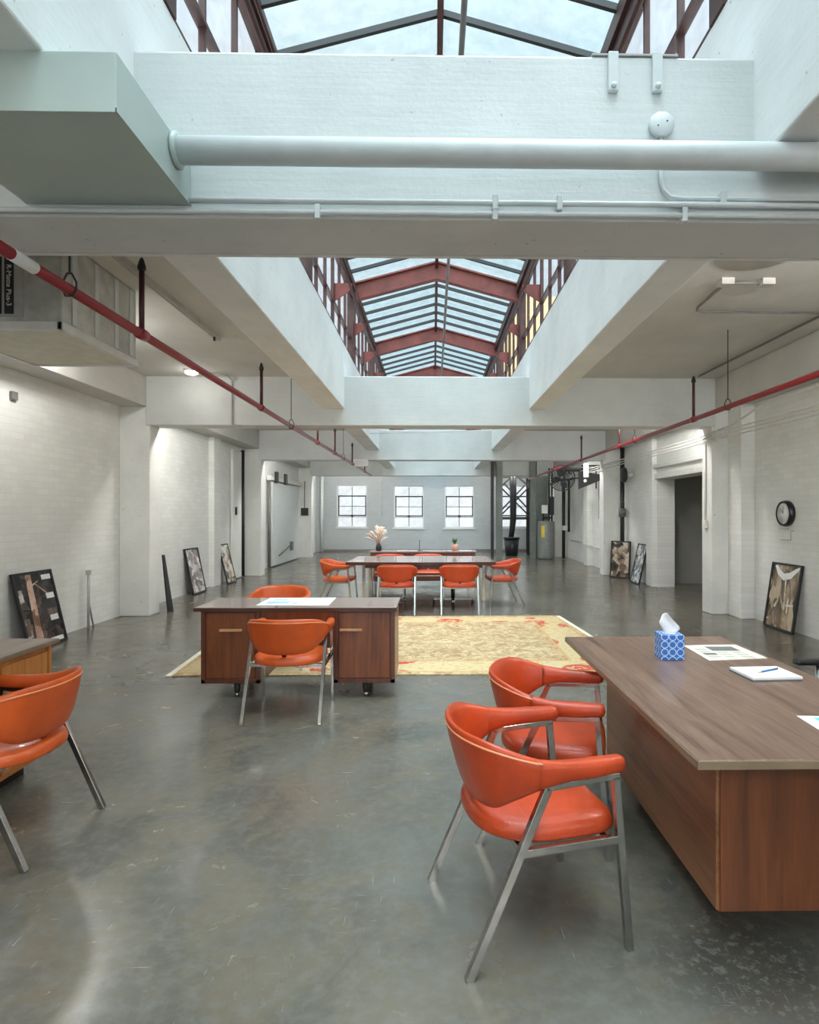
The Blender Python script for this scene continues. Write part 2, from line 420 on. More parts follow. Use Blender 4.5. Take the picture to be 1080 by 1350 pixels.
# windows in the back wall, and those added to the unseen front wall
wn = [0]
def steel_window(x0, x1, z0, z1, y, cols=2, rows=4, sash=True):
    wn[0] += 1
    e = bpy.data.objects.new('window_%d' % wn[0], None); COL.objects.link(e); e['kind'] = 'structure'; e.location = ((x0+x1)/2, y, z0)
    cx = (x0+x1)/2
    w = x1-x0; h = z1-z0
    fr = NB(); t = .05
    box(fr, -w/2, w/2, 0, .08, 0, t*.8); box(fr, -w/2, w/2, 0, .08, h-t*.8, h); box(fr, -w/2, -w/2+t, 0, .08, t*.8, h-t*.8); box(fr, w/2-t, w/2, 0, .08, t*.8, h-t*.8)
    obj('frame', fr, M['pipe_w'], e)
    mu = NB()
    for i in range(1, cols): box(mu, -w/2+w*i/cols-.015, -w/2+w*i/cols+.015, .02, .06, t, h-t)
    for i in range(1, rows): box(mu, -w/2+t, w/2-t, .022, .058, h*i/rows-.014, h*i/rows+.014)
    obj('muntin', mu, M['green_steel'], e)
    if sash:
        sa = NB(); a0, a1 = -w/2+.06, w/2-.04; c0, c1 = h*.27, h*.755
        for q in ((a0,a1,c0,c0+.045),(a0,a1,c1-.045,c1),(a0,a0+.04,c0,c1),(a1-.04,a1,c0,c1)): box(sa, q[0], q[1], -.01, .03, q[2], q[3])
        so = obj('sash', sa, M['bar'], e)
        la = NB(); box(la, -.05, .05, -.05, -.01, c0-.02, c0+.05); obj('latch', la, M['black'], so)
    g = NB(); box(g, -w/2+t, w/2-t, .036, .042, t, h-t); obj('glass', g, M['glass_w'], e)
    sl = NB(); box(sl, -w/2-.05, w/2+.05, -.08, .0, -.05, .0); obj('sill', sl, M['pipe_w'], e)
for a, c, za, zb in backwin: steel_window(a, c, za, zb, YB+.04)
for a, c, za, zb in added_frontwin:
    steel_window(a, c, za, zb, YF-.14, 4, 4, False)

# ------------------------------------------------------------------ skylight: clerestory windows, rafters, glass roof
RY = [9.9+3.45*k for k in range(-5, 5)]
RY = [y for y in RY if YF-1.5 < y < YB+.2]
EZ, RZ = 5.25, 5.62
sky = bpy.data.objects.new('skylight_frame', None); COL.objects.link(sky); sky['kind'] = 'structure'
for y in RY:
    b = NB()
    for xe in (XL-.02, XR+.02):
        # web and flanges of a bent steel rafter
        bar(b, (xe, y, EZ-.17), (SC, y, RZ-.17), .02, .24, (0,0,1)); bar(b, (xe, y, EZ-.03), (SC, y, RZ-.03), .13, .025, (0,0,1)); bar(b, (xe, y, EZ-.295), (SC, y, RZ-.295), .13, .022, (0,0,1))
    box(b, SC-.16, SC+.16, y-.016, y+.016, RZ-.31, RZ-.05)
    obj('rafter', b, M['rafter'], sky)
    for xe, s in ((XL-.04, -1), (XR+.04, 1)):
        b = NB(); box(b, xe-.05, xe+.05, y-.075, y+.075, 3.98, EZ-.02); obj('post', b, M['mull'], sky)
b = NB(); box(b, SC-.025, SC+.025, YF, YB, RZ-.12, RZ-.0); obj('ridge_bar', b, M['mull'], sky)
for xe in (XL, XR):
    b = NB(); box(b, xe-.06, xe+.04, YF, YB, EZ-.14, EZ+.0); box(b, xe-.03, xe+.02, YF, YB, EZ-.26, EZ-.15); obj('eave_beam', b, M['mull'], sky)
for sg, xe in ((-1, XL), (1, XR)):
    b = NB(); tube(b, [(xe-sg*.20, YF, 4.52), (xe-sg*.20, YB, 4.52)], .018, 8); tube(b, [(xe-sg*.20+.03, YF, 4.60), (xe-sg*.20+.03, YB, 4.60)], .012, 6)
    obj('operator_rod', b, M['mull'], sky)
    y = RY[0]-1.7
    while y < YB-.3:
        if y > YF+.2:
            b = NB()
            v = [(xe+sg*.03, 4.36), (xe+sg*.03, 4.60), (xe-sg*.21, 4.60), (xe-sg*.21, 4.52)]
            a1 = [b.verts.new((p[0], y-.012, p[1])) for p in v]; a2 = [b.verts.new((p[0], y+.012, p[1])) for p in v]
            b.faces.new(a1); b.faces.new(a2)
            for i in range(4): b.faces.new((a1[i], a1[(i+1)%4], a2[(i+1)%4], a2[i]))
            obj('bracket', b, M['rafter'], sky)
        y += 1.725
ends = [YF]+[y for y in RY if YF+.5 < y < YB-.5]+[YB]
for y0, y1 in zip(ends, ends[1:]):
    for sg, xe in ((-1, XL), (1, XR)):
        wn[0] += 1
        e = bpy.data.objects.new('window_%d' % wn[0], None); COL.objects.link(e); e['kind'] = 'structure'; e.location = (xe+sg*.05, (y0+y1)/2, 3.98)
        L = y1-y0; z1 = EZ-.14-3.98
        b = NB(); box(b, -.025, .025, -L/2, L/2, 0, .06); box(b, -.02, .02, -L/2, L/2, z1-.05, z1)
        k = max(2, round(L/.575))
        for i in range(1, k):
            yy = -L/2+L*i/k; wd = .03 if i == k//2 and k > 4 else .012
            box(b, -.02, .02, yy-wd, yy+wd, .06, z1-.05)
        obj('mullion', b, M['mull'], e)
        b = NB(); box(b, -.03, .03, -L/2, L/2, .36, .385); obj('rail', b, M['mull'], e)
        b = NB(); box(b, -.003, .003, -L/2, L/2, .06, z1-.05); obj('glass', b, M['glass_w'], e)
        # roof slope
        wn[0] += 1
        e = bpy.data.objects.new('window_%d' % wn[0], None); COL.objects.link(e); e['kind'] = 'structure'; e.location = (0, 0, 0)
        b = NB(); n = max(1, round(L/.493))
        for i in range(0, n):
            yy = y0+L*i/n
            if i or y0 == YF: bar(b, (xe, yy, EZ-.02), (SC, yy, RZ-.02), .035, .05)
        obj('glazing_bar', b, M['bar'], e)
        b = NB(); bar(b, (xe+sg*.1, (y0+y1)/2, EZ-.0), (SC, (y0+y1)/2, RZ+.022), L, .006, (0,0,1)); obj('glass', b, M['glass'], e)

# neighbour outside
b = NB(); box(b, -9, 12, 31, 34, -.3, 4.6)
bd = obj('low_building', b, M['paleout']); tag(bd, 'pale low building seen through the back wall windows', 'building')
b = NB(); box(b, 7.8, 16, 60, 75, 0, 23)
bd = obj('neighbour_building', b, M['yelwall']); tag(bd, 'yellow rendered building wall seen beyond the right skylight windows', 'building')

# doors and gates along the left wall
b = NB(); box(b, -4.53, -4.46, 16.95, 20.3, .03, 2.38)
d1 = struct('door_1', b, M['pipe_w'], bevel=.01)
b = NB(); bar(b, (-4.44, 17.6, .28), (-4.44, 19.2, .55), .03); box(b, -4.46, -4.41, 19.0, 19.25, .35, .62); obj('door_handle', b, M['darkconduit'], d1)
b = NB(); box(b, -4.56, -4.44, 16.7, 20.65, 2.42, 2.54)
rl = obj('door_rail', b, M['conduit'], bevel=.008); tag(rl, 'white steel track over the big sliding fire door on the left wall', 'door rail')
for y in (17.2, 18.25):
    b = NB(); box(b, -4.44, -4.38, y-.12, y+.12, 2.36, 2.68); obj('hanger', b, M['black'], rl, bevel=.01)
b = NB(); box(b, -4.57, -4.5, 13.75, 14.35, .02, 2.95); struct('door_2', b, M['col'], bevel=.01)
b = NB(); box(b, -4.57, -4.49, 21.35, 22.75, .02, 2.42); d3 = struct('door_3', b, M['pipe_w'], bevel=.01)
b = NB(); tube(b, [(-4.49,21.6,1.1), (-4.42,21.6,1.1), (-4.42,21.75,1.1)], .02); obj('door_handle', b, M['black'], d3)

# ------------------------------------------------------------------ duct, large pipe, conduits on the near beam
t = thing('air_duct', 'pale green sheet metal air duct across the upper left corner', 'duct', (-1.4, 2.35, 2.838))
b = NB(); box(b, -.36, .345, -.31, .305, 0, .202); obj('duct_body', b, M['duct'], t, bevel=.004)
b = NB(); box(b, -.36, .349, -.316, -.31, -.004, .012); box(b, .345, .351, -.316, .305, -.004, .010); obj('seam_flange', b, M['duct'], t)
b = NB(); tube(b, [(-1.05, 2.5, 2.985), (4.1, 2.5, 2.985)], .054, 28)
p = obj('large_pipe', b, M['pipe_w']); tag(p, 'thick grey-white pipe running from the duct across the near beam', 'pipe')
b = NB(); lathe(b, [(.056,0),(.068,0),(.070,.012),(.056,.02)], (-1.053,2.5,2.985), 28, 'x'); obj('collar', b, M['duct'], p)
def conduit(label, pts, r=.012, mat='conduit', clips=(), cat='conduit', name='conduit', group=None):
    b = NB(); tube(b, pts, r, 8); o = obj(name, b, M[mat]); tag(o, label, cat, group)
    for c in clips:
        k = NB(); box(k, c[0]-.012, c[0]+.012, c[1]-.02, c[1]+.018, c[2]-r-.02, c[2]+r+.02); obj('clip', k, M[mat], o, bevel=.003)
    return o
conduit('upper of two long conduits low on the near beam face', [(-1.05,2.635,2.85),(4.1,2.635,2.85)], .0125, 'pipe_w', [(.55,2.64,2.85),(.27,2.64,2.85)])
conduit('lower of two long conduits on the near beam bottom edge', [(-4.1,2.64,2.806),(4.1,2.64,2.806)], .011, 'pipe_w', [(-.5,2.645,2.806),(.27,2.645,2.806),(1.1,2.645,2.806)])
t = thing('junction_box', 'round painted junction box on the near beam above the thick pipe', 'junction box', (1.0, 2.66, 3.20))
b = NB(); lathe(b, [(.03,-.005),(.052,-.005),(.056,-.02),(.056,-.03),(.050,-.036),(.01,-.036)], (0,0,0), 10, 'y'); obj('box_body', b, M['pipe_w'], t)
for sx, sz in ((.02,.01),(-.02,-.01)):
    b = NB(); lathe(b, [(.002,-.036),(.004,-.036),(.003,-.039),(.001,-.040)], (sx,0,sz), 8, 'y'); obj('screw', b, M['darkconduit'], t)
conduit('short bent conduit dropping from round junction box behind the thick pipe', [(1.0,2.645,3.15),(1.0,2.645,2.96),(1.01,2.645,2.92),(1.04,2.645,2.888),(1.09,2.645,2.882),(4.1,2.645,2.882)], .009, 'pipe_w', [(1.27,2.645,2.882)])
for x, w in ((.79,'left'), (.985,'right')):
    t = thing('strap_bracket', '%s of two painted flat steel straps bolted atop the near beam' % w, 'bracket', (x, 2.65, 3.35), 0, 'straps on the near beam')
    b = NB(); box(b, -.022, .022, -.012, .008, 0, .172); obj('strap', b, M['pipe_w'], t, bevel=.003)
    b = NB(); lathe(b, [(.003,-.012),(.012,-.012),(.011,-.024),(.004,-.026)], (0,0,.02), 8, 'y'); obj('bolt', b, M['pipe_w'], t)
b = NB(); bar(b, (.70, 2.665, 3.520), (1.08, 2.665, 3.520), .02, .008); o = obj('angle_iron', b, M['disc']); tag(o, 'thin grey angle iron lying along the top of the near beam', 'angle iron')

# sprinkler pipes
def sprinkler(x, z, y0, y1, risers, label, hang):
    t = thing('sprinkler_pipe', label, 'sprinkler pipe', (x, y0, z))
    b = NB(); tube(b, [(0,0,0), (0,y1-y0,0)], .028, 14); obj('main_pipe', b, M['red'], t)
    for y, top, cap in risers:
        yy = y-y0
        b = NB(); tube(b, [(0,yy,.0), (0,yy,top-z-.08)], .017, 10); r = obj('riser', b, M['darkred'], t)
        b = NB(); lathe(b, [(.012,0),(.026,.005),(.026,.03),(.014,.07),(.006,.085)], (0,yy,top-z-.09), 10); obj('sprinkler_head', b, M['black'], r)
        b = NB(); lathe(b, [(.03,-.045),(.037,-.045),(.037,.045),(.03,.045)], (0,yy,0), 12, 'y'); obj('tee_fitting', b, M['red'], t)
    for y, top in hang:
        yy = y-y0
        b = NB(); tube(b, [(0,yy,.09), (0,yy,top-z)], .005, 6); tube(b, [(-.035,yy,0),(-.035,yy,.04),(-.012,yy,.085),(.012,yy,.085),(.035,yy,.04),(.035,yy,0),(.02,yy,-.032),(-.02,yy,-.032),(-.035,yy,0)], .005, 6)
        obj('hanger', b, M['black'], t)
    return t
sL = sprinkler(-1.885, 2.66, -5.8, 18.5, [(y, 3.16, 1) for y in (1.3,3.96,6.70,9.95,11.7,14.2,16.8)], 'red sprinkler pipe along the left side under the beams', [(3.18,3.5),(8.1,3.5),(12.8,3.5)])
b = NB(); tube(b, [(0,8.54,0), (0,8.70,0)], .0295, 14); o = obj('white_tape', b, M['white'], sL); o['label'] = 'white tape patch on the red pipe'
sprinkler(3.21, 2.66, -5.8, 20.3, [(y, 3.2, 1) for y in (2.2,4.8,7.42,10.4,13.07,16.0,18.8)], 'red sprinkler pipe along the right side under the beams', [(3.6,3.5),(6.55,3.5),(9.6,3.5)])

# conduits on ceilings and walls
conduit('thin dark conduit on the right ceiling from riser toward viewer', [(3.80,8.6,3.46),(3.88,3.1,3.46)], .014, 'darkconduit')
t = thing('conduit_run', 'bent dark conduit with two junction boxes on the right ceiling', 'conduit', (2.5, 5.14, 3.5))
b = NB(); tube(b, [(.35,0,-.03),(0,0,-.03),(.03,.62,-.03),(.06,.7,-.03),(.14,.74,-.03),(1.65,.78,-.03)], .012, 8); obj('conduit', b, M['darkconduit'], t)
for dx in (0, .35):
    b = NB(); box(b, dx-.055, dx+.055, -.05, .05, -.055, 0); obj('junction_box', b, M['disc'], t, bevel=.004)
b = NB(); lathe(b, [(.05,0),(.31,0),(.31,-.012),(.05,-.014)], (2.5,4.62,3.5), 32); o = obj('ceiling_plate', b, M['disc']); tag(o, 'round grey plate on the right ceiling beside the near beam', 'ceiling plate')
t = thing('strut_channel', 'long grey strut channel on the left ceiling beside the boxed duct', 'strut', (-2.42, 4.2, 3.5))
b = NB(); box(b, -.022, .022, 0, 2.7, -.045, -.04); box(b, -.026, -.019, 0, 2.7, -.05, 0); box(b, .019, .026, 0, 2.7, -.05, 0); obj('channel', b, M['disc'], t)
b = NB(); box(b, -.01, .01, 2.55, 2.57, -.09, -.04); obj('bolt', b, M['black'], t)
conduit('white conduit dropping down the second beam beside the left ceiling lamp', [(-3.3,8.5,3.47),(-3.0,8.6,3.47),(-2.93,8.7,3.47),(-2.93,8.88,3.44),(-2.93,8.90,3.38),(-2.93,8.90,2.80),(-2.8,8.9,2.775)], .012, 'disc')
lm = bpy.data.materials.new('lit_lamp_glass'); lm.use_nodes = True
lm.node_tree.nodes['Principled BSDF'].inputs['Emission Color'].default_value = (1,.93,.78,1); lm.node_tree.nodes['Principled BSDF'].inputs['Emission Strength'].default_value = 5
def lamp(x, y, label, watts):
    t = thing('ceiling_lamp', label, 'lamp', (x, y, 3.5), 0, 'round ceiling lamps of the side bays')
    b = NB(); lathe(b, [(.05,0),(.10,0),(.10,-.03),(.05,-.03)], (0,0,0), 24); obj('lamp_base', b, M['white'], t)
    b = NB(); lathe(b, [(.09,-.03),(.085,-.05),(.06,-.065),(.01,-.07)], (0,0,0), 24); obj('lamp_glass', b, lm, t)
    l = bpy.data.lights.new('lamp_light', 'POINT'); l.energy = watts; l.color = (1,.97,.93); l.shadow_soft_size = .10
    o = bpy.data.objects.new('lamp_light', l); COL.objects.link(o); o.location = (x, y, 3.30)
lamp(-3.36, 8.5, 'small lit round lamp on the left ceiling before the second beam', 1.2)
lamp(-3.75, 6.25, 'added unseen round lamp on the left ceiling behind the boxed duct', FILL_LAMPW*.85)  # added lamp hidden by the duct, brightens the left wall
for bi, by in enumerate((-2.9, 3.4, 9.65, 15.4, 21.4)):  # lamps added out of sight behind the beams to brighten the side walls
    for x in (-3.3, -2.3, 2.35, 3.4):
        if bi == 1 and x < 0: continue
        lamp(x, by, 'added unseen round lamp on the %s ceiling just behind %s, %s' % ('left' if x < 0 else 'right', ('the beam over the viewer','the nearest beam','the second beam','the third beam','the fourth beam')[bi], 'outer one' if abs(x) > 3 else 'inner one'), FILL_LAMPW)
for i, z in enumerate((2.57,2.62,2.67)):
    conduit('%s of three white conduits running along the tops of the right columns' % ('lowest','middle','topmost')[i], [(4.09,-2,z-.06),(4.09,6.5,z-.015),(4.10,8.5,z),(4.10,20.5,z+.01)], .011, 'conduit', [(4.095,8.7,z),(4.1,6.0,z-.02)])
conduit('white conduit rising in a bend above the right conduit bundle', [(4.12,9.0,2.69),(4.12,8.3,2.72),(4.12,7.7,2.83),(4.12,7.2,2.87),(4.12,-2,2.86)], .013, 'conduit')
conduit('vertical white conduit down the nearest right column', [(4.125,9.12,2.56),(4.125,9.12,1.38)], .014, 'conduit')
b = NB(); box(b, 4.10, 4.14, 9.06, 9.18, 1.28, 1.40); o = obj('switch_box', b, M['conduit'], bevel=.005); tag(o, 'white switch box low on the nearest right column conduit', 'switch box')
t = thing('drain_pipe', 'black vertical pipe beside the second right column', 'pipe', (4.47, 14.25, 0))
b = NB(); tube(b, [(0,0,.02),(0,0,3.05)], .05, 14); obj('pipe', b, M['black'], t)
b = NB(); lathe(b, [(.055,1.42),(.085,1.42),(.085,1.62),(.055,1.62)], (0,0,0), 12); tube(b, [(0,0,1.5),(-.02,-.3,1.55)], .03); obj('valve', b, M['darkconduit'], t)
t = thing('alarm_bell', 'round black alarm bell high on the right wall by the black pipe', 'alarm bell', (4.50, 13.8, 2.38))
b = NB(); lathe(b, [(.04,.03),(.165,.02),(.18,-.01),(.165,-.05),(.05,-.07)], (-.12,0,0), 22, 'x'); obj('gong', b, M['black'], t)
b = NB(); tube(b, [(.07,0,0),(-.1,0,0)], .03); tube(b, [(0,.42,-.05),(0,.0,-.05)], .02); obj('mount', b, M['conduit'], t)
t = thing('waste_pipe', 'dark vertical pipe pair on the right wall behind third column', 'pipe', (4.3, 19.9, 0))
b = NB(); tube(b, [(0,0,.02),(0,0,2.9)], .055, 12); tube(b, [(.14,-.15,.9),(.14,-.15,2.9)], .04, 12); obj('pipe', b, M['black'], t)
b = NB(); box(b, -.05, .1, -.12, .0, .95, 1.1); obj('valve', b, M['conduit'], t)
conduit('low horizontal white pipe on the far right wall', [(4.52,19.8,.62),(4.52,17.8,.62),(4.38,17.7,.62),(4.38,17.3,.60),(4.52,17.2,.58),(4.52,15.1,.5)], .018, 'conduit', name='pipe', cat='pipe')
conduit('thin conduit hanging on the far right wall panel', [(4.55,16.6,2.4),(4.55,16.6,1.35)], .012, 'disc')
b = NB(); box(b, -.07, .0, -.08, .08, -.1, .1)
o = obj('electrical_box', b, M['black'], bevel=.008, loc=(-4.50, 13.95, 1.56)); tag(o, 'black electrical box on the left wall by the grey door', 'electrical box')
b = NB(); box(b, -.12, .12, -.06, 0, -.13, .13)
o = obj('electrical_box', b, M['black'], bevel=.008, loc=(-4.36, 20.72, 1.56)); tag(o, 'black electrical box on the farthest left column', 'electrical box')
conduit('thin conduit above the black box on the farthest left column', [(-4.36,20.69,1.7),(-4.36,20.69,2.6)], .014, 'darkconduit')
conduit('black vertical pipe beside the second left column', [(-4.53,14.52,.02),(-4.53,14.52,3.0)], .045, 'black', name='pipe', cat='pipe')
conduit('dark vertical pipe at the near edge of the fire door', [(-4.50,16.75,.02),(-4.50,16.75,2.42)], .045, 'darkconduit', name='pipe', cat='pipe')
conduit('thin conduit left of the fire door track', [(-4.53,16.2,1.25),(-4.53,16.2,2.95)], .018, 'disc')
conduit('white pipe in the far left corner of the room', [(-4.30,23.6,.02),(-4.30,23.6,3.0)], .06, 'pipe_w', name='pipe', cat='pipe')
b = NB(); box(b, -.04, .0, -.045, .045, -.045, .045)
o = obj('junction_box', b, M['darkconduit'], bevel=.006, loc=(-4.54, 6.68, 2.78)); tag(o, 'small grey junction box high on the left brick wall', 'junction box')
t = thing('conduit_stub', 'short grey pipe stub rising from floor at the left brick wall', 'pipe', (-4.51, 8.02, 0))
b = NB(); tube(b, [(0,0,0),(0,0,.72)], .016, 8); tube(b, [(0,.12,0),(0,.02,.3),(0,.02,.66)], .012, 8); obj('pipe', b, M['disc'], t)
b = NB(); box(b, -.02, .02, -.03, .03, .70, .76); obj('cap', b, M['disc'], t)
t = thing('exit_light', 'white emergency light box under the third beam on the left', 'light fixture', (-1.73, 14.5, 2.62))
b = NB(); box(b, -.18, .18, -.07, .07, 0, .17); obj('housing', b, M['white'], t, bevel=.012)
b = NB(); box(b, -.14, .14, -.078, -.07, .03, .13); obj('lens', b, M['conduit'], t)
conduit('thin pull cord hanging before the back wall left of centre', [(-1.55,18.5,3.6),(-1.55,18.5,1.42)], .007, 'disc', name='pull_cord', cat='cord')
conduit('thin cable strung across the far skylight opening', [(-1.3,12.5,3.15),(0,12.5,3.17),(1.42,12.5,3.25)], .006, 'disc', name='cable', cat='cable')
conduit('grey conduit hanging lengthwise under the skylight ridge', [(.215,YF+.1,5.0),(.215,YB-.2,5.0)], .022, 'darkconduit')

# boxed insulated duct with insulation board lettering
t = thing('insulated_duct', 'foil-faced boxed duct hanging from the left ceiling with black lettered band', 'duct', (-3.15, 4.98, 2.838))
b = NB(); box(b, -.45, .47, -.55, .55, .03, .66); obj('duct_box', b, M['foil'], t, bevel=.012)
b = NB(); box(b, -.46, .48, -.56, .56, 0, .03); obj('bottom_panel', b, M['cream'], t, bevel=.004)
b = NB()
for a in ((-.46,.48,-.565,-.53), (-.46,.48,.53,.565), (-.465,-.43,-.565,.565), (.445,.485,-.565,.565)): box(b, a[0], a[1], a[2], a[3], -.012, .045)
obj('trim_strip', b, M['conduit'], t, bevel=.003)
b = NB()
for y in (-.4,-.1,.2,.45): box(b, .470, .476, y-.03, y+.03, .06, .64)
obj('foil_tape', b, M['pipe_w'], t)
b = NB(); box(b, -.45, .20, -.556, -.55, .08, .62); o = obj('insulation_board', b, M['disc'], t)
b = NB(); box(b, .065, .13, -.560, -.556, .10, .51); bandA = obj('black_band', b, M['black'], o)
b = NB(); box(b, -.01, .045, -.560, -.556, .10, .51)
bandB = obj('black_band', b, M['black'], o)
b = NB()
for i in range(14):
    if i % 5 == 4: continue
    box(b, .012, .022, -.5615, -.560, .12+i*.025, .138+i*.025)
obj('small_print', b, M['white'], o)
tx = bpy.data.curves.new('txt', 'FONT'); tx.body = 'R-Matte Plus-3'; tx.size = .050; tx.align_x = 'CENTER'; tx.align_y = 'CENTER'; tx.extrude = .0008
to = bpy.data.objects.new('txt', tx); COL.objects.link(to); bpy.context.view_layer.update()
me = bpy.data.meshes.new_from_object(to.evaluated_get(bpy.context.evaluated_depsgraph_get())); bpy.data.objects.remove(to)
me.materials.clear(); me.materials.append(M['white'])
lt = bpy.data.objects.new('lettering', me); COL.objects.link(lt); lt.parent = o
lt.matrix_local = Matrix.Translation((.0975, -.562, .305)) @ Matrix.Rotation(PI/2, 4, 'X') @ Matrix.Rotation(-PI/2, 4, 'Z')

# ------------------------------------------------------------------ chairs
def catmull(P, sub=6):
    out = []
    n = len(P)
    for i in range(n-1):
        p0 = P[max(i-1,0)]; p1 = P[i]; p2 = P[i+1]; p3 = P[min(i+2,n-1)]
        for k in range(sub):
            u = k/sub
            out.append([0.5*((2*b_)+(-a_+c_)*u+(2*a_-5*b_+4*c_-d_)*u*u+(-a_+3*b_-3*c_+d_)*u**3) for a_, b_, c_, d_ in zip(p0, p1, p2, p3)])
    out.append(list(P[-1])); return out
half = [  # x, y, top, bottom, thickness, lean
 (.270, .248, .672, .616, .056, .000),
 (.277, .15, .674, .610, .062, .000),
 (.280, .05, .676, .606, .056, .002),
 (.277, -.04, .688, .585, .048, .006),
 (.255, -.115, .712, .545, .040, .014),
 (.205, -.185, .738, .500, .036, .024),
 (.110, -.228, .746, .480, .034, .034),
 (.0, -.240, .746, .476, .034, .038)]
full = half + [(-a, *r) for a, *r in half[-2::-1]]
PATH = catmull(full, 6)
def sgnpow(v, p): return math.copysign(abs(v)**p, v)
def section(i, k=1.0):
    x, y, zt, zb, th, ln = PATH[i]
    a = PATH[max(i-1,0)]; c = PATH[min(i+1,len(PATH)-1)]
    tx_, ty_ = c[0]-a[0], c[1]-a[1]; L = math.hypot(tx_, ty_); nx, ny = ty_/L, -tx_/L
    # outward = away from the seat centre
    if nx*x+ny*(y-.1) < 0: nx, ny = -nx, -ny
    mid = (zt+zb)/2; h = (zt-zb)/2*k; out = []
    n = 16
    for j in range(n):
        t = 2*PI*j/n; u = sgnpow(math.cos(t), .7)*th/2*k; v = sgnpow(math.sin(t), .75)*h
        u += ln*v/max(h, 1e-6)
        out.append((x+nx*u, y+ny*u, mid+v))
    return out
def sweep(bm, i0, i1, taper0, taper1):
    rings = []
    idx = list(range(i0, i1+1))
    def shift(ring, d):
        return [(p[0]+d[0], p[1]+d[1], p[2]) for p in ring]
    a = PATH[i0]; b2 = PATH[i0+1]; d0 = Vector((a[0]-b2[0], a[1]-b2[1])).normalized()
    a = PATH[i1]; b2 = PATH[i1-1]; d1 = Vector((a[0]-b2[0], a[1]-b2[1])).normalized()
    if taper0:
        rings.append(shift(section(i0, .45), d0*.018)); rings.append(shift(section(i0, .82), d0*.012))
    rings += [section(i) for i in idx]
    if taper1:
        rings.append(shift(section(i1, .82), d1*.012)); rings.append(shift(section(i1, .45), d1*.018))
    R = [[bm.verts.new(p) for p in r] for r in rings]; n = 16
    for r0, r1 in zip(R, R[1:]):
        for j in range(n): bm.faces.new((r0[j], r0[(j+1)%n], r1[(j+1)%n], r1[j])).smooth = True
    bm.faces.new(R[0]); bm.faces.new(R[-1])
NP = len(PATH)-1
SEAM = 19
def make_chair(label, group, lea='leather'):
    t = thing('armchair', label, 'chair', (0,0,0), 0, group)
    # seat cushion
    b = NB(); N = 40; rings = []
    for z, k in ((.397,.95),(.400,.99),(.408,1.0),(.426,1.0),(.441,.98),(.452,.93),(.461,.80),(.467,.55),(.469,.25)):
        ring = []
        for j in range(N):
            a = 2*PI*j/N; c, s = math.cos(a), math.sin(a)
            if s >= 0: x, y = .259*sgnpow(c, .32), .272*sgnpow(s, .34)
            else: x, y = .259*sgnpow(c, .78), .222*sgnpow(s, .80)
            if s < 0: x *= 1-.10*abs(s)
            ring.append(b.verts.new((x*k, y*k, z)))
        rings.append(ring)
    for r0, r1 in zip(rings, rings[1:]):
        for j in range(N): b.faces.new((r0[j], r0[(j+1)%N], r1[(j+1)%N], r1[j])).smooth = True
    b.faces.new(rings[0]); b.faces.new(rings[-1]).smooth = True
    obj('seat', b, M[lea], t)
    b = NB(); sweep(b, SEAM-1, NP-SEAM+1, True, True); bk = obj('backrest', b, M[lea], t)
    b = NB(); pts = []
    for i in range(SEAM-1, NP-SEAM+2):
        s_ = section(i); v = Vector(s_[4]); o_ = Vector(s_[2]); pts.append(tuple(o_*.9+v*.1))
    tube(b, pts, .0045, 6); obj('piping', b, M['piping'], bk)
    for i0, i1 in ((0, SEAM), (NP-SEAM, NP)):
        b = NB(); sweep(b, i0, i1, True, True); obj('armrest', b, M[lea], t)
    X = .275
    for s in (-1, 1):
        b = NB(); bar(b, (s*X,-.29,0), (s*X,-.015,.592), .024, .028, (0,1,0)); obj('leg', b, M['chrome'], t, bevel=.002)
        b = NB(); bar(b, (s*X,.285,0), (s*X,.232,.603), .024, .026, (0,1,0)); obj('leg', b, M['chrome'], t, bevel=.002)
        b = NB(); bar(b, (s*X,-.025,.592), (s*X,.244,.606), .024, .022); obj('arm_rail', b, M['chrome'], t, bevel=.002)
        b = NB(); bar(b, (s*X,-.118,.383), (s*X,.258,.389), .022, .026); obj('seat_rail', b, M['chrome'], t, bevel=.002)
    b = NB(); bar(b, (-X,.20,.385), (X,.20,.385), .024, .022); bar(b, (-X,-.10,.383), (X,-.10,.383), .024, .022); obj('cross_rail', b, M['chrome'], t)
    b = NB(); bar(b, (0,-.09,.372), (0,-.21,.50), .03, .010); obj('back_support', b, M['black'], t)
    return t
G = 'orange armchairs around the desks and the table'
def face(deg): return math.radians(deg-90)      # chair front is +y
A = make_chair('orange leather armchair nearest the viewer, left of the big right desk', G)
A.location = (.335, 2.28, 0); A.rotation_euler.z = face(13)
B2 = make_chair('orange leather armchair at left desk, its back toward the viewer', G, 'leather_lit')
B2.location = (-1.985, 2.86, 0); B2.rotation_euler.z = face(177)
B2['label'] = 'orange armchair cut by the left picture edge, facing the left desk'
dup(A, (.56, 2.95, 0), face(-15), 'orange armchair just behind the nearest one, tucked at right desk', G)
dup(B2, (-1.08, 4.60, 0), face(90), 'orange armchair drawn up in front of the middle walnut desk', G)
dup(B2, (-1.53, 6.06, .0115), face(-90), 'orange armchair behind the middle walnut desk, only its back showing', G)
dup(A, (-.545, 9.20, 0), face(90), 'orange armchair on the near side of the long table, left one', G)
dup(A, (.40, 9.20, 0), face(90), 'orange armchair on the near side of the long table, right one', G)
dup(B2, (-1.58, 10.05, 0), face(-4), 'orange armchair at the left end of the long table', G)
dup(A, (1.17, 10.05, 0), face(186), 'orange armchair at the right end of the long table', G)
dup(A, (-.80, 11.12, 0), face(-90), 'orange armchair on far side of long table, left one', G)
dup(A, (-.09, 11.12, 0), face(-90), 'orange armchair on far side of long table, right one', G)

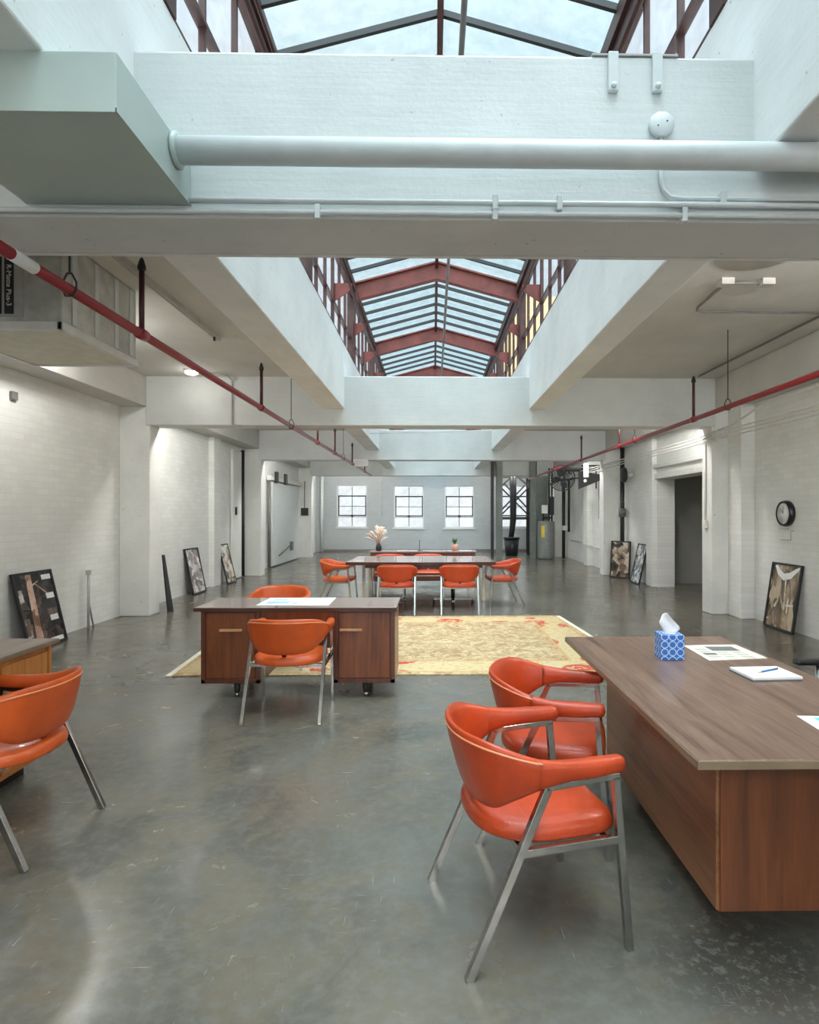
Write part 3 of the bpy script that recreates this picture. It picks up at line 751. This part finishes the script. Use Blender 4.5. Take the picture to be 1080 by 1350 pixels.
# ------------------------------------------------------------------ desks and tables
# middle desk
t = thing('office_desk', 'walnut double-pedestal desk in the middle left with two light bar handles', 'desk', (-1.11, 5.21, 0))
b = NB(); box(b, -.815, .815, -.295, .285, .712, .742); obj('desktop', b, M['top_x'], t, bevel=.004)
b = NB(); box(b, -.817, .817, -.299, -.295, .710, .738); obj('edge_band', b, M['rim'], t)
for x0, x1 in ((-.765,-.29), (.305,.80)):
    b = NB(); box(b, x0, x1, -.26, .26, .125, .71); pd = obj('pedestal', b, M['body_z'], t, bevel=.003)
    b = NB(); box(b, x0+.04, x1-.04, -.272, -.26, .165, .695); dr = obj('door', b, M['body_z'], pd, bevel=.004)
    b = NB()
    for a in ((x0,x0+.035,.125,.71),(x1-.035,x1,.125,.71),(x0,x1,.125,.155),(x0,x1,.70,.711)): box(b, a[0], a[1], -.276, -.26, a[2], a[3])
    obj('face_frame', b, M['body_dk'], pd, bevel=.002)
    hx = x0+.245 if x0 < 0 else x0+.14
    b = NB(); box(b, hx-.09, hx+.09, -.30, -.282, .548, .568); box(b, hx-.07, hx-.05, -.284, -.27, .55, .565); box(b, hx+.05, hx+.07, -.284, -.27, .55, .565); obj('handle', b, M['handle'], pd, bevel=.003)
b = NB(); box(b, -.29, .305, -.255, -.235, .60, .71); box(b, -.29, .305, .22, .24, .30, .71); obj('apron', b, M['body_z'], t)
for x in (-.50, .555):
    for y in (-.19, .20):
        b = NB(); lathe(b, [(.016,.0),(.022,.04),(.03,.125)], (x,y,0), 14); l = obj('leg', b, M['black'], t)
        b = NB(); lathe(b, [(.012,.0),(.0185,.0),(.0205,.03),(.014,.03)], (x,y,0), 14); obj('ferrule', b, M['brass'], l)

# right big desk
t = thing('conference_desk', 'large walnut-topped desk filling the right foreground', 'desk', (1.27, 2.71, 0))
b = NB(); box(b, -.475, .465, -.905, .92, .735, .76); obj('desktop', b, M['top_y'], t, bevel=.003)
b = NB()
for a in ((-.478,-.475,-.908,.92), (.465,.468,-.908,.92)): box(b, a[0], a[1], a[2], a[3], .733, .757)
box(b, -.478, .468, -.909, -.905, .733, .757); obj('edge_band', b, M['topedge'], t)
b = NB(); box(b, -.29, .34, -.64, -.18, .13, .732); obj('pedestal', b, M['body_r'], t, bevel=.004)
b = NB(); box(b, -.29, .34, .25, .68, .13, .732); obj('pedestal', b, M['body_r'], t, bevel=.004)
b = NB(); box(b, -.296, -.27, -.638, .678, .134, .73); obj('modesty_panel', b, M['body_r'], t, bevel=.003)
b = NB(); box(b, -.285, .338, -.648, -.64, .134, .73); obj('end_panel', b, M['body_end'], t, bevel=.003)
for y0, y1 in ((-.42,-.20),(.3,.6)):
    b = NB(); box(b, -.14, .26, y0, y1, 0, .13); obj('plinth', b, M['blackp'], t)

# left desk
t = thing('side_desk', 'walnut-topped desk with honey-coloured pedestal cut by the left picture edge', 'desk', (-2.66, 2.72, 0))
b = NB(); box(b, -.44, .44, -.90, .92, .732, .76); obj('desktop', b, M['top_y'], t, bevel=.003)
b = NB(); box(b, .44, .444, -.90, .92, .735, .757); box(b, -.44, .444, .92, .924, .735, .757); obj('edge_band', b, M['topedge'], t)
for y0, y1 in ((.455,.88), (-.86,-.42)):
    b = NB(); box(b, -.40, .405, y0, y1, .10, .73); pd = obj('pedestal', b, M['body_or'], t, bevel=.003)
    b = NB(); box(b, .405, .418, y0+.02, y1-.03, .13, .70); obj('drawer_front', b, M['body_or'], pd, bevel=.003)
    b = NB(); box(b, .403, .422, y1-.025, y1, .10, .73); obj('face_frame', b, M['body_or'], pd)
    b = NB(); box(b, -.3, .3, y0+.06, y1-.06, 0, .10); obj('plinth', b, M['blackp'], t)
b = NB(); box(b, -.36, -.33, -.42, .455, .2, .73); obj('modesty_panel', b, M['body_dk'], t)

# long table
t = thing('conference_table', 'long dark-topped conference table in the middle distance with steel legs', 'table', (-.19, 10.05, 0))
b = NB(); prism(b, [(-1.16,-.62),(0,-.70),(1.16,-.62),(1.12,.62),(0,.68),(-1.12,.62)], .715, .75); obj('tabletop', b, M['top_x'], t, bevel=.004)
b = NB(); prism(b, [(-1.165,-.623),(0,-.705),(1.165,-.623),(1.165,-.60),(0,-.68),(-1.165,-.60)], .70, .745); obj('edge_band', b, M['rim'], t)
for x in (-.90, .99):
    for y in (-.48, .48):
        b = NB(); bar(b, (x,y,0), (x,y,.715), .045); obj('leg', b, M['chrome'], t, bevel=.003)
b = NB(); box(b, -.9, .99, -.46, -.43, .64, .71); box(b, -.9, .99, .43, .46, .64, .71); obj('apron', b, M['body_dk'], t)
b = NB(); tube(b, [(.52,0,.71),(.52,0,.10)], .035); bar(b, (.2,0,.09), (.84,0,.09), .05, .03); bar(b, (.52,-.32,.09), (.52,.32,.09), .05, .03)
ped = obj('pedestal', b, M['chrome'], t)
for dx, dy in ((.32,0),(-.32,0),(0,.32),(0,-.32)):
    b = NB(); lathe(b, [(.01,-.018),(.035,-.016),(.037,0),(.035,.016),(.01,.018)], (.52+dx,dy,.037), 14, 'x'); tube(b, [(.52+dx,dy,.04),(.52+dx,dy,.09)], .01); obj('caster', b, M['blackp'], ped)

# credenza
t = thing('credenza', 'low dark red credenza behind the long table', 'credenza', (-.2, 12.3, 0))
b = NB(); box(b, -1.07, 1.07, -.26, .26, .725, .75); obj('top', b, M['top_x'], t, bevel=.004)
b = NB(); box(b, -1.04, 1.04, -.24, .24, .16, .725); bd_ = obj('body', b, M['body_dk'], t, bevel=.003)
for i in range(4):
    x0 = -1.02+i*.51; b = NB(); box(b, x0+.01, x0+.50, -.252, -.24, .18, .71); dd = obj('door', b, M['body_dk'], t, bevel=.003)
    b = NB(); box(b, x0+.40, x0+.46, -.268, -.252, .44, .46); obj('handle', b, M['handle'], dd)
for x in (-.92,.92):
    for y in (-.18,.18):
        b = NB(); bar(b, (x,y,0), (x,y,.16), .04); obj('leg', b, M['chrome'], t)

# things on the credenza
t = thing('pampas_vase', 'dark vase with blush dried plumes on the credenza left end', 'vase', (-1.09, 12.2, .75))
b = NB(); lathe(b, [(.03,0),(.055,.01),(.062,.06),(.045,.12),(.03,.14),(.034,.155)], (0,0,0), 18); obj('vase', b, M['black'], t)
b = NB()
for i in range(34):
    a = i*2.4; r = .06+.24*((i*7)%11)/10; h = .42-.26*(r/.3)**1.5+random.uniform(-.03,.03)
    d = Vector((math.cos(a), math.sin(a)*.7, 0))
    tube(b, [(0,0,.1), tuple(d*r*.35+Vector((0,0,.15+h*.5))), tuple(d*r*.7+Vector((0,0,.15+h*.85))), tuple(d*r+Vector((0,0,.15+h*.9)))], [.003,.006,.020,.003], 6)
obj('plumes', b, M['pampas'], t)
t = thing('potted_plant', 'small green plant in a pink pot on the credenza right end', 'plant', (.44, 12.2, .75))
b = NB(); lathe(b, [(.04,0),(.055,0),(.075,.13),(.065,.13)], (0,0,0), 18); obj('pot', b, M['terracotta'], t)
b = NB()
for i in range(22):
    a = i*2.4; r = .05+.06*((i*7)%5)/5; h = .10+.07*((i*3)%4)/4
    d = Vector((math.cos(a), math.sin(a), 0)); s = Vector((-d.y, d.x, 0))*.024
    p0 = Vector((0,0,.12)); p1 = p0+d*r*.6+Vector((0,0,h*.8)); p2 = p0+d*r*1.3+Vector((0,0,h*.75))
    quad(b, [p0, p1-s, p2, p1+s]); quad(b, [p0+Vector((0,0,.003)), p1+s+Vector((0,0,.004)), p2+Vector((0,0,.003)), p1-s+Vector((0,0,.004))])
obj('leaves', b, M['leaf'], t)
b = NB(); tube(b, [(0,0,0),(0,0,.20),(.02,0,.22)], .006, 8); lathe(b, [(.01,0),(.04,0),(.035,.012),(.01,.014)], (0,0,0), 16)
o = obj('desk_pen_stand', b, M['black'], loc=(-.27,12.2,.75)); tag(o, 'thin black upright stand at the middle of the credenza', 'stand')

# rug
t = thing('area_rug', 'cream and tan patterned rug with red border motifs on the floor', 'rug', (0,0,0))
b = NB(); prism(b, [(-2.40,5.62),(2.0,5.62),(1.79,8.84),(-2.62,8.80)], .001, .011); obj('rug_field', b, M['rug'], t)
for xa, ya, xb, yb, s in ((-2.40,5.62,-2.62,8.80,-1), (2.0,5.62,1.79,8.84,1)):
    b = NB(); prism(b, [(xa,ya),(xa+s*.06,ya),(xb+s*.06,yb),(xb,yb)], .001, .007); obj('fringe', b, M['fringe'], t)

# things on the right desk
DZ = .7605
t = thing('tissue_box', 'blue patterned tissue box with a white tissue on right desk', 'tissue box', (1.215, 3.10, DZ), math.radians(-5))
b = NB(); box(b, -.058, .058, -.058, .058, 0, .125); obj('carton', b, M['tissue'], t, bevel=.002)
b = NB(); lathe(b, [(.01,.1255),(.034,.1258),(.034,.127),(.01,.1272)], (0,0,0), 20); obj('slot_rim', b, M['paper'], t)
b = NB(); cols = 9; rows = 8; vv = []
for i in range(rows):
    u = i/(rows-1); row = []
    for j in range(cols):
        w_ = (j/(cols-1)-.5)
        width = .045+.05*math.sin(u*PI*.85); x = w_*width - .012*u + .012*math.sin(u*4); y = .012*math.sin(w_*9+u*3)*(.4+u)
        z = .124+u*.095 - (abs(w_)**2)*.09*u + .012*math.sin(w_*7+1)*u
        row.append(b.verts.new((x, y, z)))
    vv.append(row)
for i in range(rows-1):
    for j in range(cols-1): b.faces.new((vv[i][j], vv[i][j+1], vv[i+1][j+1], vv[i+1][j]))
o = obj('tissue', b, M['paper'], t, smooth=True); sd = o.modifiers.new('solid', 'SOLIDIFY'); sd.thickness = .0015

t = thing('newspaper', 'cream printed newsprint sheet lying behind the notepad on right desk', 'newspaper', (1.54, 3.2, DZ), 0)
b = NB(); prism(b, [(-.155,-.18),(.165,-.135),(.16,.185),(-.14,.165)], 0, .003); obj('sheet', b, M['newsp'], t)
b = NB(); box(b, -.04, .11, .03, .13, .0031, .0036); box(b, -.12, -.05, -.06, -.02, .0031, .0036)
for i in range(9):
    for c_ in range(3):
        if c_ > 0 and i > 5: continue
        x0 = -.12+c_*.085; y0 = -.13+i*.026
        if -.07 < y0 < -.01 and c_ == 0: continue
        box(b, x0, x0+.05+.02*((i*5+c_)%3)/3, y0, y0+.006, .0031, .0036)
obj('print', b, M['ink'], t)
t = thing('notepad', 'small white notepad lying near the middle of right desk', 'notepad', (1.515, 2.745, DZ), math.radians(3))
b = NB(); box(b, -.115, .115, -.095, .095, 0, .006); obj('backing', b, M['ink'], t)
b = NB(); box(b, -.113, .117, -.094, .096, .006, .017); obj('pages', b, M['paper'], t, bevel=.001)
t = thing('pen', 'blue pen with yellow tip lying on the notepad', 'pen', (1.53, 2.75, DZ+.0215), math.radians(28))
b = NB(); tube(b, [(-.045,0,0),(.075,0,0)], .0042, 8); obj('barrel', b, M['pencil'], t)
b = NB(); tube(b, [(-.07,0,-.001),(-.045,0,0)], [.0012,.0042], 8); obj('tip', b, M['pencil_y'], t)
t = thing('leaflet', 'white and cyan leaflet at the right picture edge on desk', 'leaflet', (1.43, 2.11, DZ), math.radians(-4))
b = NB(); box(b, -.108, .108, -.075, .075, 0, .0015); obj('sheet', b, M['paper'], t)
b = NB(); box(b, -.06, .09, -.05, .055, .0016, .0020); obj('print', b, M['cyan'], t)
# sheet on the middle desk
t = thing('floor_plan_sheet', 'large white printed sheet lying across the middle walnut desk', 'paper', (-1.17, 5.25, .7425), 0)
b = NB(); prism(b, [(-.29,-.22),(.31,-.24),(.30,.22),(-.29,.215)], 0, .002); obj('sheet', b, M['paper'], t)
b = NB()
for q in ((-.24,-.05,-.14,.0),(-.22,-.10,.05,.14),(-.02,.03,-.16,-.06),(.08,.26,.06,.07),(.08,.22,.02,.03),(.08,.26,-.03,-.02)): box(b, q[0], q[1], q[2], q[3], .0021, .0025)
obj('print', b, M['pale_ink'], t)

# black office chair partly behind the right desk
t = thing('office_chair', 'black office chair beyond the right desk, only its armrest showing', 'chair', (2.30, 3.22, 0))
b = NB(); box(b, -.24, .24, -.24, .24, .43, .50); obj('seat', b, M['blackp'], t, bevel=.03)
b = NB(); box(b, .20, .27, -.22, .22, .58, .73); obj('backrest', b, M['blackp'], t, bevel=.03)
b = NB(); bar(b, (.24,0,.45), (.25,0,.6), .06, .02, (0,1,0)); obj('back_support', b, M['chrome'], t)
for s in (-1, 1):
    b = NB(); box(b, -.20, .08, s*.27-.03, s*.27+.03, .62, .655); ar = obj('armrest', b, M['blackp'], t, bevel=.014)
    b = NB(); tube(b, [(-.06,s*.27,.62),(-.06,s*.27,.47),(-.03,s*.2,.45)], .014); obj('arm_support', b, M['chrome'], ar)
b = NB(); tube(b, [(0,0,.43),(0,0,.08)], .028); obj('column', b, M['chrome'], t)
for k in range(5):
    a = 2*PI*k/5+.3; e1 = (math.cos(a)*.28, math.sin(a)*.28, .075)
    b = NB(); tube(b, [(0,0,.10), e1], [.028,.018]); lg = obj('leg', b, M['chrome'], t)
    b = NB(); lathe(b, [(.01,-.015),(.03,-.014),(.032,0),(.03,.014),(.01,.015)], (e1[0],e1[1],.032), 12, 'x'); obj('caster', b, M['blackp'], lg)

# ------------------------------------------------------------------ framed pictures leaning on walls
def framed(label, p0, p1, topoff, h, pic, extra=None, thick=.03):
    """p0,p1: floor points of the bottom edge's front (left, right as seen); topoff: horizontal offset of the top edge"""
    p0 = Vector((*p0, 0)); p1 = Vector((*p1, 0)); u = (p1-p0); w = u.length; u.normalize()
    top = Vector((*topoff, 0)); v = Vector((top.x, top.y, math.sqrt(h*h-top.length**2))).normalized()
    n = u.cross(v).normalized()           # towards the viewer side
    t = thing('framed_picture', label, 'picture', ((p0+p1)/2), 0, 'framed pictures leaning along the walls')
    mw = Matrix((( u.x, v.x, n.x, 0), (u.y, v.y, n.y, 0), (u.z, v.z, n.z, 0), (0,0,0,1)))
    t.matrix_world = Matrix.Translation(((p0+p1)/2)+n*0+Vector((0,0,.002+abs(n.z)*thick))) @ mw
    fr = .028
    b = NB()
    box(b, -w/2, -w/2+fr, 0, h, -thick, .0); box(b, w/2-fr, w/2, 0, h, -thick, .0); box(b, -w/2+fr, w/2-fr, 0, fr, -thick, .0); box(b, -w/2+fr, w/2-fr, h-fr, h, -thick, .0)
    obj('frame', b, M['black'], t)
    b = NB(); box(b, -w/2+fr, w/2-fr, fr, h-fr, -.018, -.010); obj('print', b, M[pic], t)
    if extra:
        for nm, mt, shapes in extra:
            b = NB()
            for k_, poly in enumerate(shapes):
                prism(b, [((x-.5)*(w-2*fr), fr+y*(h-2*fr)) for x, y in poly], -.0098, -.0085+.0004*k_)
            obj(nm, b, M[mt], t)
R = lambda a, b_, c, d: [(a,c),(b_,c),(b_,d),(a,d)]
framed('framed dark machinery picture with white captions leaning on the near left wall', (-4.33,6.60), (-4.33,7.28), (-.20,0), .86, 'ph_dark',
  [('timber_area', 'ph_tan', [[(.22,.02),(.40,.02),(.44,1),(.30,1)], R(.0,.3,.02,.10)]), ('pale_area', 'ph_light', [R(.0,.13,.62,.80)]), ('pale_area', 'ph_light', [R(.02,.16,.14,.40)]),
   ('caption', 'paper', [R(.72,.98,.90,.97), R(.74,.96,.62,.70), R(.72,.94,.30,.38), R(.60,.95,.0,.06)]), ('beam_lines', 'ph_tan', [[(.5,.85),(.52,.86),(.8,.70),(.78,.69)], [(.3,.80),(.3,.82),(.6,.9),(.6,.88)]])])
framed('framed pale facade picture leaning on left wall, before the pilaster', (-4.37,11.18), (-4.37,11.80), (-.17,0), .86, 'ph_light')
framed('framed sepia picture leaning beside the pilaster on the left wall', (-4.32,12.88), (-4.32,13.44), (-.20,0), .86, 'ph_sepia')
framed('framed brown railway picture leaning on the right wall below the clock', (4.42,8.06), (4.42,7.40), (.13,0), .86, 'ph_road',
  [('white_crescent', 'paper', [[(.08,.98),(.22,.84),(.45,.76),(.70,.80),(.95,.95),(.98,1.0),(.84,.97),(.66,.90),(.45,.87),(.28,.92),(.16,1.0)]]),
   ('pale_lines', 'ph_sepia', [[(.02,.10),(.10,.10),(.45,.50),(.40,.52)], [(.60,.02),(.68,.02),(.56,.80),(.52,.80)], [(.66,.36),(.92,.38),(.92,.41),(.66,.39)], [(.70,.25),(.74,.25),(.74,.5),(.70,.5)]])])
framed('framed brown warehouse picture leaning against the second right column', (4.16,14.22), (4.46,13.74), (.045,.03), .86, 'ph_brown')
framed('framed grey-blue street picture leaning beside the warehouse picture on right wall', (4.32,13.24), (4.32,12.68), (.18,0), .86, 'ph_grey')
t = thing('leaning_board', 'narrow dark board leaning on the nearest left column', 'board', (-4.03, 9.33, 0))
b = NB()
v1 = [b.verts.new(p) for p in ((.035,-.09,0),(.035,.09,0),(-.075,.03,.87),(-.075,-.03,.87))]; v2 = [b.verts.new((v.co.x-.022, v.co.y, v.co.z)) for v in v1]
b.faces.new(v1); b.faces.new(v2)
for i in range(4): b.faces.new((v1[i], v1[(i+1)%4], v2[(i+1)%4], v2[i]))
obj('board', b, M['black'], t)

# clock
t = thing('wall_clock', 'round black-rimmed wall clock with white face on the right wall', 'clock', (W, 7.75, 1.5))
b = NB(); lathe(b, [(.10,0),(.165,0),(.168,-.03),(.160,-.07),(.145,-.075),(.135,-.060),(.02,-.058)], (0,0,0), 32, 'x'); obj('rim', b, M['blackp'], t)
b = NB(); lathe(b, [(.01,-.061),(.134,-.061),(.134,-.063),(.01,-.063)], (0,0,0), 32, 'x'); fc = obj('clock_face', b, M['white'], t)
b = NB(); bar(b, (-.066,0,0), (-.066,.05,.06), .006, .002, (1,0,0)); bar(b, (-.067,0,0), (-.067,-.02,.105), .004, .002, (1,0,0)); obj('hand', b, M['black'], fc)
b = NB(); tube(b, [(W-.04,7.62,1.27),(W-.04,7.62,1.16),(W-.04,7.85,1.16)], .005, 6); tube(b, [(W-.04,7.66,1.30),(W-.04,7.86,1.30)], .005, 6); tube(b, [(W,7.62,1.28),(W-.04,7.62,1.28)], .005, 6)
o = obj('wire_bracket', b, M['disc']); tag(o, 'thin wire bracket on the right wall just below the clock', 'bracket')

# ------------------------------------------------------------------ far right corner
for nm, x, y, w_, mt, lb in (('steel_post', 2.02, 20.66, .10, 'black', 'dark thin steel post left of the black bin'), ('steel_post', 2.22, 20.3, .20, 'green_steel', 'grey-green steel post just left of the black bin'),
        ('steel_post', 3.52, 22.2, .18, 'black', 'dark steel post right of the black bin'), ('steel_post', 3.35, 20.35, .18, 'green_steel', 'grey-green steel post beside the water heater')):
    b = NB(); box(b, -w_/2, w_/2, -w_/2, -w_/2+.02, 0, 3.45); box(b, -w_/2, w_/2, w_/2-.02, w_/2, 0, 3.45); box(b, -.012, .012, -w_/2+.02, w_/2-.02, 0, 3.45)
    o = obj(nm, b, M[mt], loc=(x, y, 0)); tag(o, lb, 'post')
t = thing('steel_lattice', 'black cross-braced steel frame in front of the far right window', 'steel frame', (2.97, 22.0, 0))
b = NB(); box(b, -.6, .6, -.04, .04, 1.28, 1.36); box(b, -.6, .6, -.04, .04, 2.78, 2.86); obj('chord', b, M['black'], t)
for p, q in (((-.6,1.34),(.5,2.44)), ((-.6,1.50),(.36,2.52)), ((.6,1.34),(-.5,2.44)), ((.6,1.55),(-.4,2.60)), ((-.6,2.40),(-.1,2.84)), ((.6,2.40),(.1,2.84))):
    b = NB(); bar(b, (p[0],0,p[1]), (q[0],0,q[1]), .06, .05); obj('brace', b, M['black'], t)
for x in (-.6, .6):
    b = NB(); box(b, x-.05, x+.05, -.05, .05, 0, 3.4); obj('upright', b, M['black'], t)
b = NB(); tube(b, [(2.84,21.6,3.45),(2.86,21.6,2.2),(2.86,21.6,1.3),(2.82,21.6,.9),(2.78,21.6,.64)], [.12,.12,.11,.10,.09], 14)
o = obj('flexible_hose', b, M['blackp']); tag(o, 'thick black hose hanging down into the bin', 'hose')
t = thing('trash_bin', 'round black bin on the floor before the far right window', 'bin', (2.79, 21.5, 0))
b = NB(); lathe(b, [(.20,0),(.22,.01),(.265,.62),(.25,.62),(.21,.05),(.18,.04)], (0,0,0), 28); obj('tub', b, M['blackp'], t)
b = NB(); lathe(b, [(.262,.60),(.29,.60),(.29,.66),(.262,.66)], (0,0,0), 28); obj('rim', b, M['blackp'], t)
t = thing('water_heater', 'grey cylindrical water heater with yellow label in the far right corner', 'water heater', (3.75, 20.05, 0))
b = NB(); lathe(b, [(.2,0),(.28,.02),(.285,.05),(.285,1.20),(.27,1.24),(.05,1.26)], (0,0,0), 28); obj('tank', b, M['heater'], t)
b = NB()
for i in range(4):
    a0 = -PI/2-.75+i*.1; quad(b, [(.288*math.cos(a0), .288*math.sin(a0), .72), (.288*math.cos(a0+.1), .288*math.sin(a0+.1), .72), (.288*math.cos(a0+.1), .288*math.sin(a0+.1), 1.1), (.288*math.cos(a0), .288*math.sin(a0), 1.1)])
obj('label_plate', b, M['yellow'], t)
b = NB(); box(b, -.14, .03, -.1, .1, 1.5, 1.78); obj('control_box', b, M['white'], t, bevel=.01)
b = NB(); tube(b, [(-.1,0,1.25),(-.1,0,1.5)], .025); tube(b, [(.1,0,1.25),(.1,0,3.0)], .03); tube(b, [(.2,.05,1.2),(.2,.05,3.0)], .03); box(b, .10, .25, -.08, .05, 1.45, 2.05); tube(b, [(-.12,0,1.36),(.2,0,1.36)], .03); obj('pipework', b, M['black'], t)
t = thing('equipment_panel', 'dark grey metal panel standing behind the water heater', 'panel', (3.85, 21.2, 0))
b = NB(); box(b, -.25, .18, -.03, .03, 0, 3.05); obj('panel', b, M['green_steel'], t)

# wall fan
t = thing('wall_fan', 'large black caged wall fan high at the far right', 'fan', (3.62, 17.0, 2.50), math.radians(-12))
b = NB()
for r in (.36, .30, .24, .18, .12, .06):
    for y in (-.07 if r < .35 else 0,):
        tube(b, [(r*math.cos(a), y-(.0 if r > .3 else 0), r*math.sin(a)) for a in [2*PI*k/28 for k in range(29)]], .006 if r < .35 else .016, 5)
for k in range(28):
    a = 2*PI*k/28; tube(b, [(.05*math.cos(a), -.07, .05*math.sin(a)), (.30*math.cos(a), -.07, .30*math.sin(a)), (.36*math.cos(a), 0, .36*math.sin(a)), (.30*math.cos(a), .09, .30*math.sin(a)), (.1*math.cos(a), .11, .1*math.sin(a))], .004, 4)
obj('cage', b, M['black'], t)
for k in range(4):
    a = k*PI/2+.4; b = NB(); ca, sa = math.cos(a), math.sin(a)
    pts = [(.05,-.04),(.16,-.10),(.29,-.09),(.31,.03),(.18,.07),(.05,.04)]
    v1 = [b.verts.new((u*ca-v*sa, .02+v*.3, u*sa+v*ca)) for u, v in pts]; v2 = [b.verts.new((u*ca-v*sa, .026+v*.3, u*sa+v*ca)) for u, v in pts]
    b.faces.new(v1); b.faces.new(v2)
    for i in range(6): b.faces.new((v1[i], v1[(i+1)%6], v2[(i+1)%6], v2[i]))
    obj('blade', b, M['blackp'], t)
b = NB(); lathe(b, [(.03,-.05),(.07,-.04),(.075,.03),(.09,.05),(.09,.22),(.04,.25)], (0,0,0), 18, 'y'); obj('motor', b, M['black'], t)
b = NB(); tube(b, [(0,.2,0),(.1,.2,.22),(.95,.2,.22)], .035); tube(b, [(.1,.2,-.05),(.55,.2,.02),(.95,.2,.02)], .02); box(b, .93, .97, .1,.3,-.3,.3); obj('bracket_arm', b, M['black'], t)
t = thing('shelf_bracket', 'black triangular steel bracket on the wall beside the fan', 'bracket', (4.2, 16.3, 2.40))
b = NB(); box(b, -.20, .36, -.02, .02, .36, .41); obj('top_bar', b, M['black'], t)
b = NB()
pl = [(-.28,-.25),(.38,.02),(.38,.14),(-.28,.25)]
v1 = [b.verts.new((x,-.02,z)) for x, z in pl]; v2 = [b.verts.new((x,.02,z)) for x, z in pl]; b.faces.new(v1); b.faces.new(v2)
for i in range(4): b.faces.new((v1[i], v1[(i+1)%4], v2[(i+1)%4], v2[i]))
obj('plate', b, M['blackp'], t)
b = NB(); lathe(b, [(.01,-.03),(.045,-.03),(.045,-.022),(.01,-.022)], (-.1,0,-.02), 14, 'y'); obj('bolt', b, M['white'], t)
b = NB(); box(b, -.06, .06, -.05, .05, -.18, .18); o = obj('light_box', b, M['white'], bevel=.012, loc=(3.98, 15.7, 2.62)); tag(o, 'white upright light box by the black bracket at far right', 'light box')
conduit('black horizontal arm above the shelf bracket', [(3.5,16.9,2.73),(4.55,16.4,2.73)], .03, 'black', name='support_arm', cat='arm')

# ------------------------------------------------------------------ light
w = bpy.data.worlds.new('overcast_sky'); S.world = w; w.use_nodes = True
N = w.node_tree.nodes; L = w.node_tree.links; N.clear()
out = N.new('ShaderNodeOutputWorld'); bg = N.new('ShaderNodeBackground'); L.new(bg.outputs[0], out.inputs[0])
tc = N.new('ShaderNodeTexCoord')
nm = N.new('ShaderNodeVectorMath'); nm.operation = 'NORMALIZE'; L.new(tc.outputs['Generated'], nm.inputs[0])
def lobe(direction, power, strength, color):
    v = N.new('ShaderNodeVectorMath'); v.operation = 'DOT_PRODUCT'; v.inputs[1].default_value = Vector(direction).normalized(); L.new(nm.outputs[0], v.inputs[0])
    a = N.new('ShaderNodeMath'); a.operation = 'MAXIMUM'; a.inputs[1].default_value = 0; L.new(v.outputs['Value'], a.inputs[0])
    p = N.new('ShaderNodeMath'); p.operation = 'POWER'; p.inputs[1].default_value = power; L.new(a.outputs[0], p.inputs[0])
    m = N.new('ShaderNodeMath'); m.operation = 'MULTIPLY'; m.inputs[1].default_value = strength; L.new(p.outputs[0], m.inputs[0])
    g = N.new('ShaderNodeBackground'); g.inputs['Color'].default_value = (*color, 1); L.new(m.outputs[0], g.inputs['Strength']); return g
nz = N.new('ShaderNodeTexNoise'); nz.inputs['Scale'].default_value = 2.2; nz.inputs['Detail'].default_value = 5; L.new(nm.outputs[0], nz.inputs['Vector'])
cr = N.new('ShaderNodeValToRGB'); cr.color_ramp.elements[0].position = .35; cr.color_ramp.elements[0].color = (.78,.93,1,1); cr.color_ramp.elements[1].position = .65; cr.color_ramp.elements[1].color = (.92,.98,1,1)
L.new(nz.outputs['Fac'], cr.inputs['Fac']); L.new(cr.outputs[0], bg.inputs['Color']); bg.inputs['Strength'].default_value = .60
top = lobe((0,-.08,1), 8, 10.5, (.94,.98,1))      # brighter cloud overhead, where the sun stands behind it
back = lobe((0,-1,.25), 3, 1.9, (1,.985,.95))       # bright sky behind the viewer
a1 = N.new('ShaderNodeAddShader'); a2 = N.new('ShaderNodeAddShader')
L.new(bg.outputs[0], a1.inputs[0]); L.new(top.outputs[0], a1.inputs[1]); L.new(a1.outputs[0], a2.inputs[0]); L.new(back.outputs[0], a2.inputs[1]); L.new(a2.outputs[0], out.inputs[0])

# ------------------------------------------------------------------ camera and view
cam = bpy.data.cameras.new('camera'); co = bpy.data.objects.new('camera', cam); COL.objects.link(co)
TH = math.radians(1.0)
co.location = (0, 0, 1.5); co.rotation_euler = (PI/2, 0, -TH)
cam.sensor_fit = 'HORIZONTAL'; cam.sensor_width = 36; cam.lens = 800/1080*36
cam.shift_x = -((571+800*math.tan(TH))-540)/1080; cam.shift_y = 2/1080
cam.clip_start = .05; cam.clip_end = 300
S.camera = co
S.view_settings.view_transform = 'Standard'; S.view_settings.look = 'None'; S.view_settings.gamma = 1; S.view_settings.exposure = 0.85
S.view_settings.use_curve_mapping = False
S.cycles.max_bounces = 12; S.cycles.diffuse_bounces = 7; S.cycles.glossy_bounces = 4; S.cycles.transparent_max_bounces = 12
S.cycles.use_denoising = True; S.cycles.sample_clamp_indirect = 8
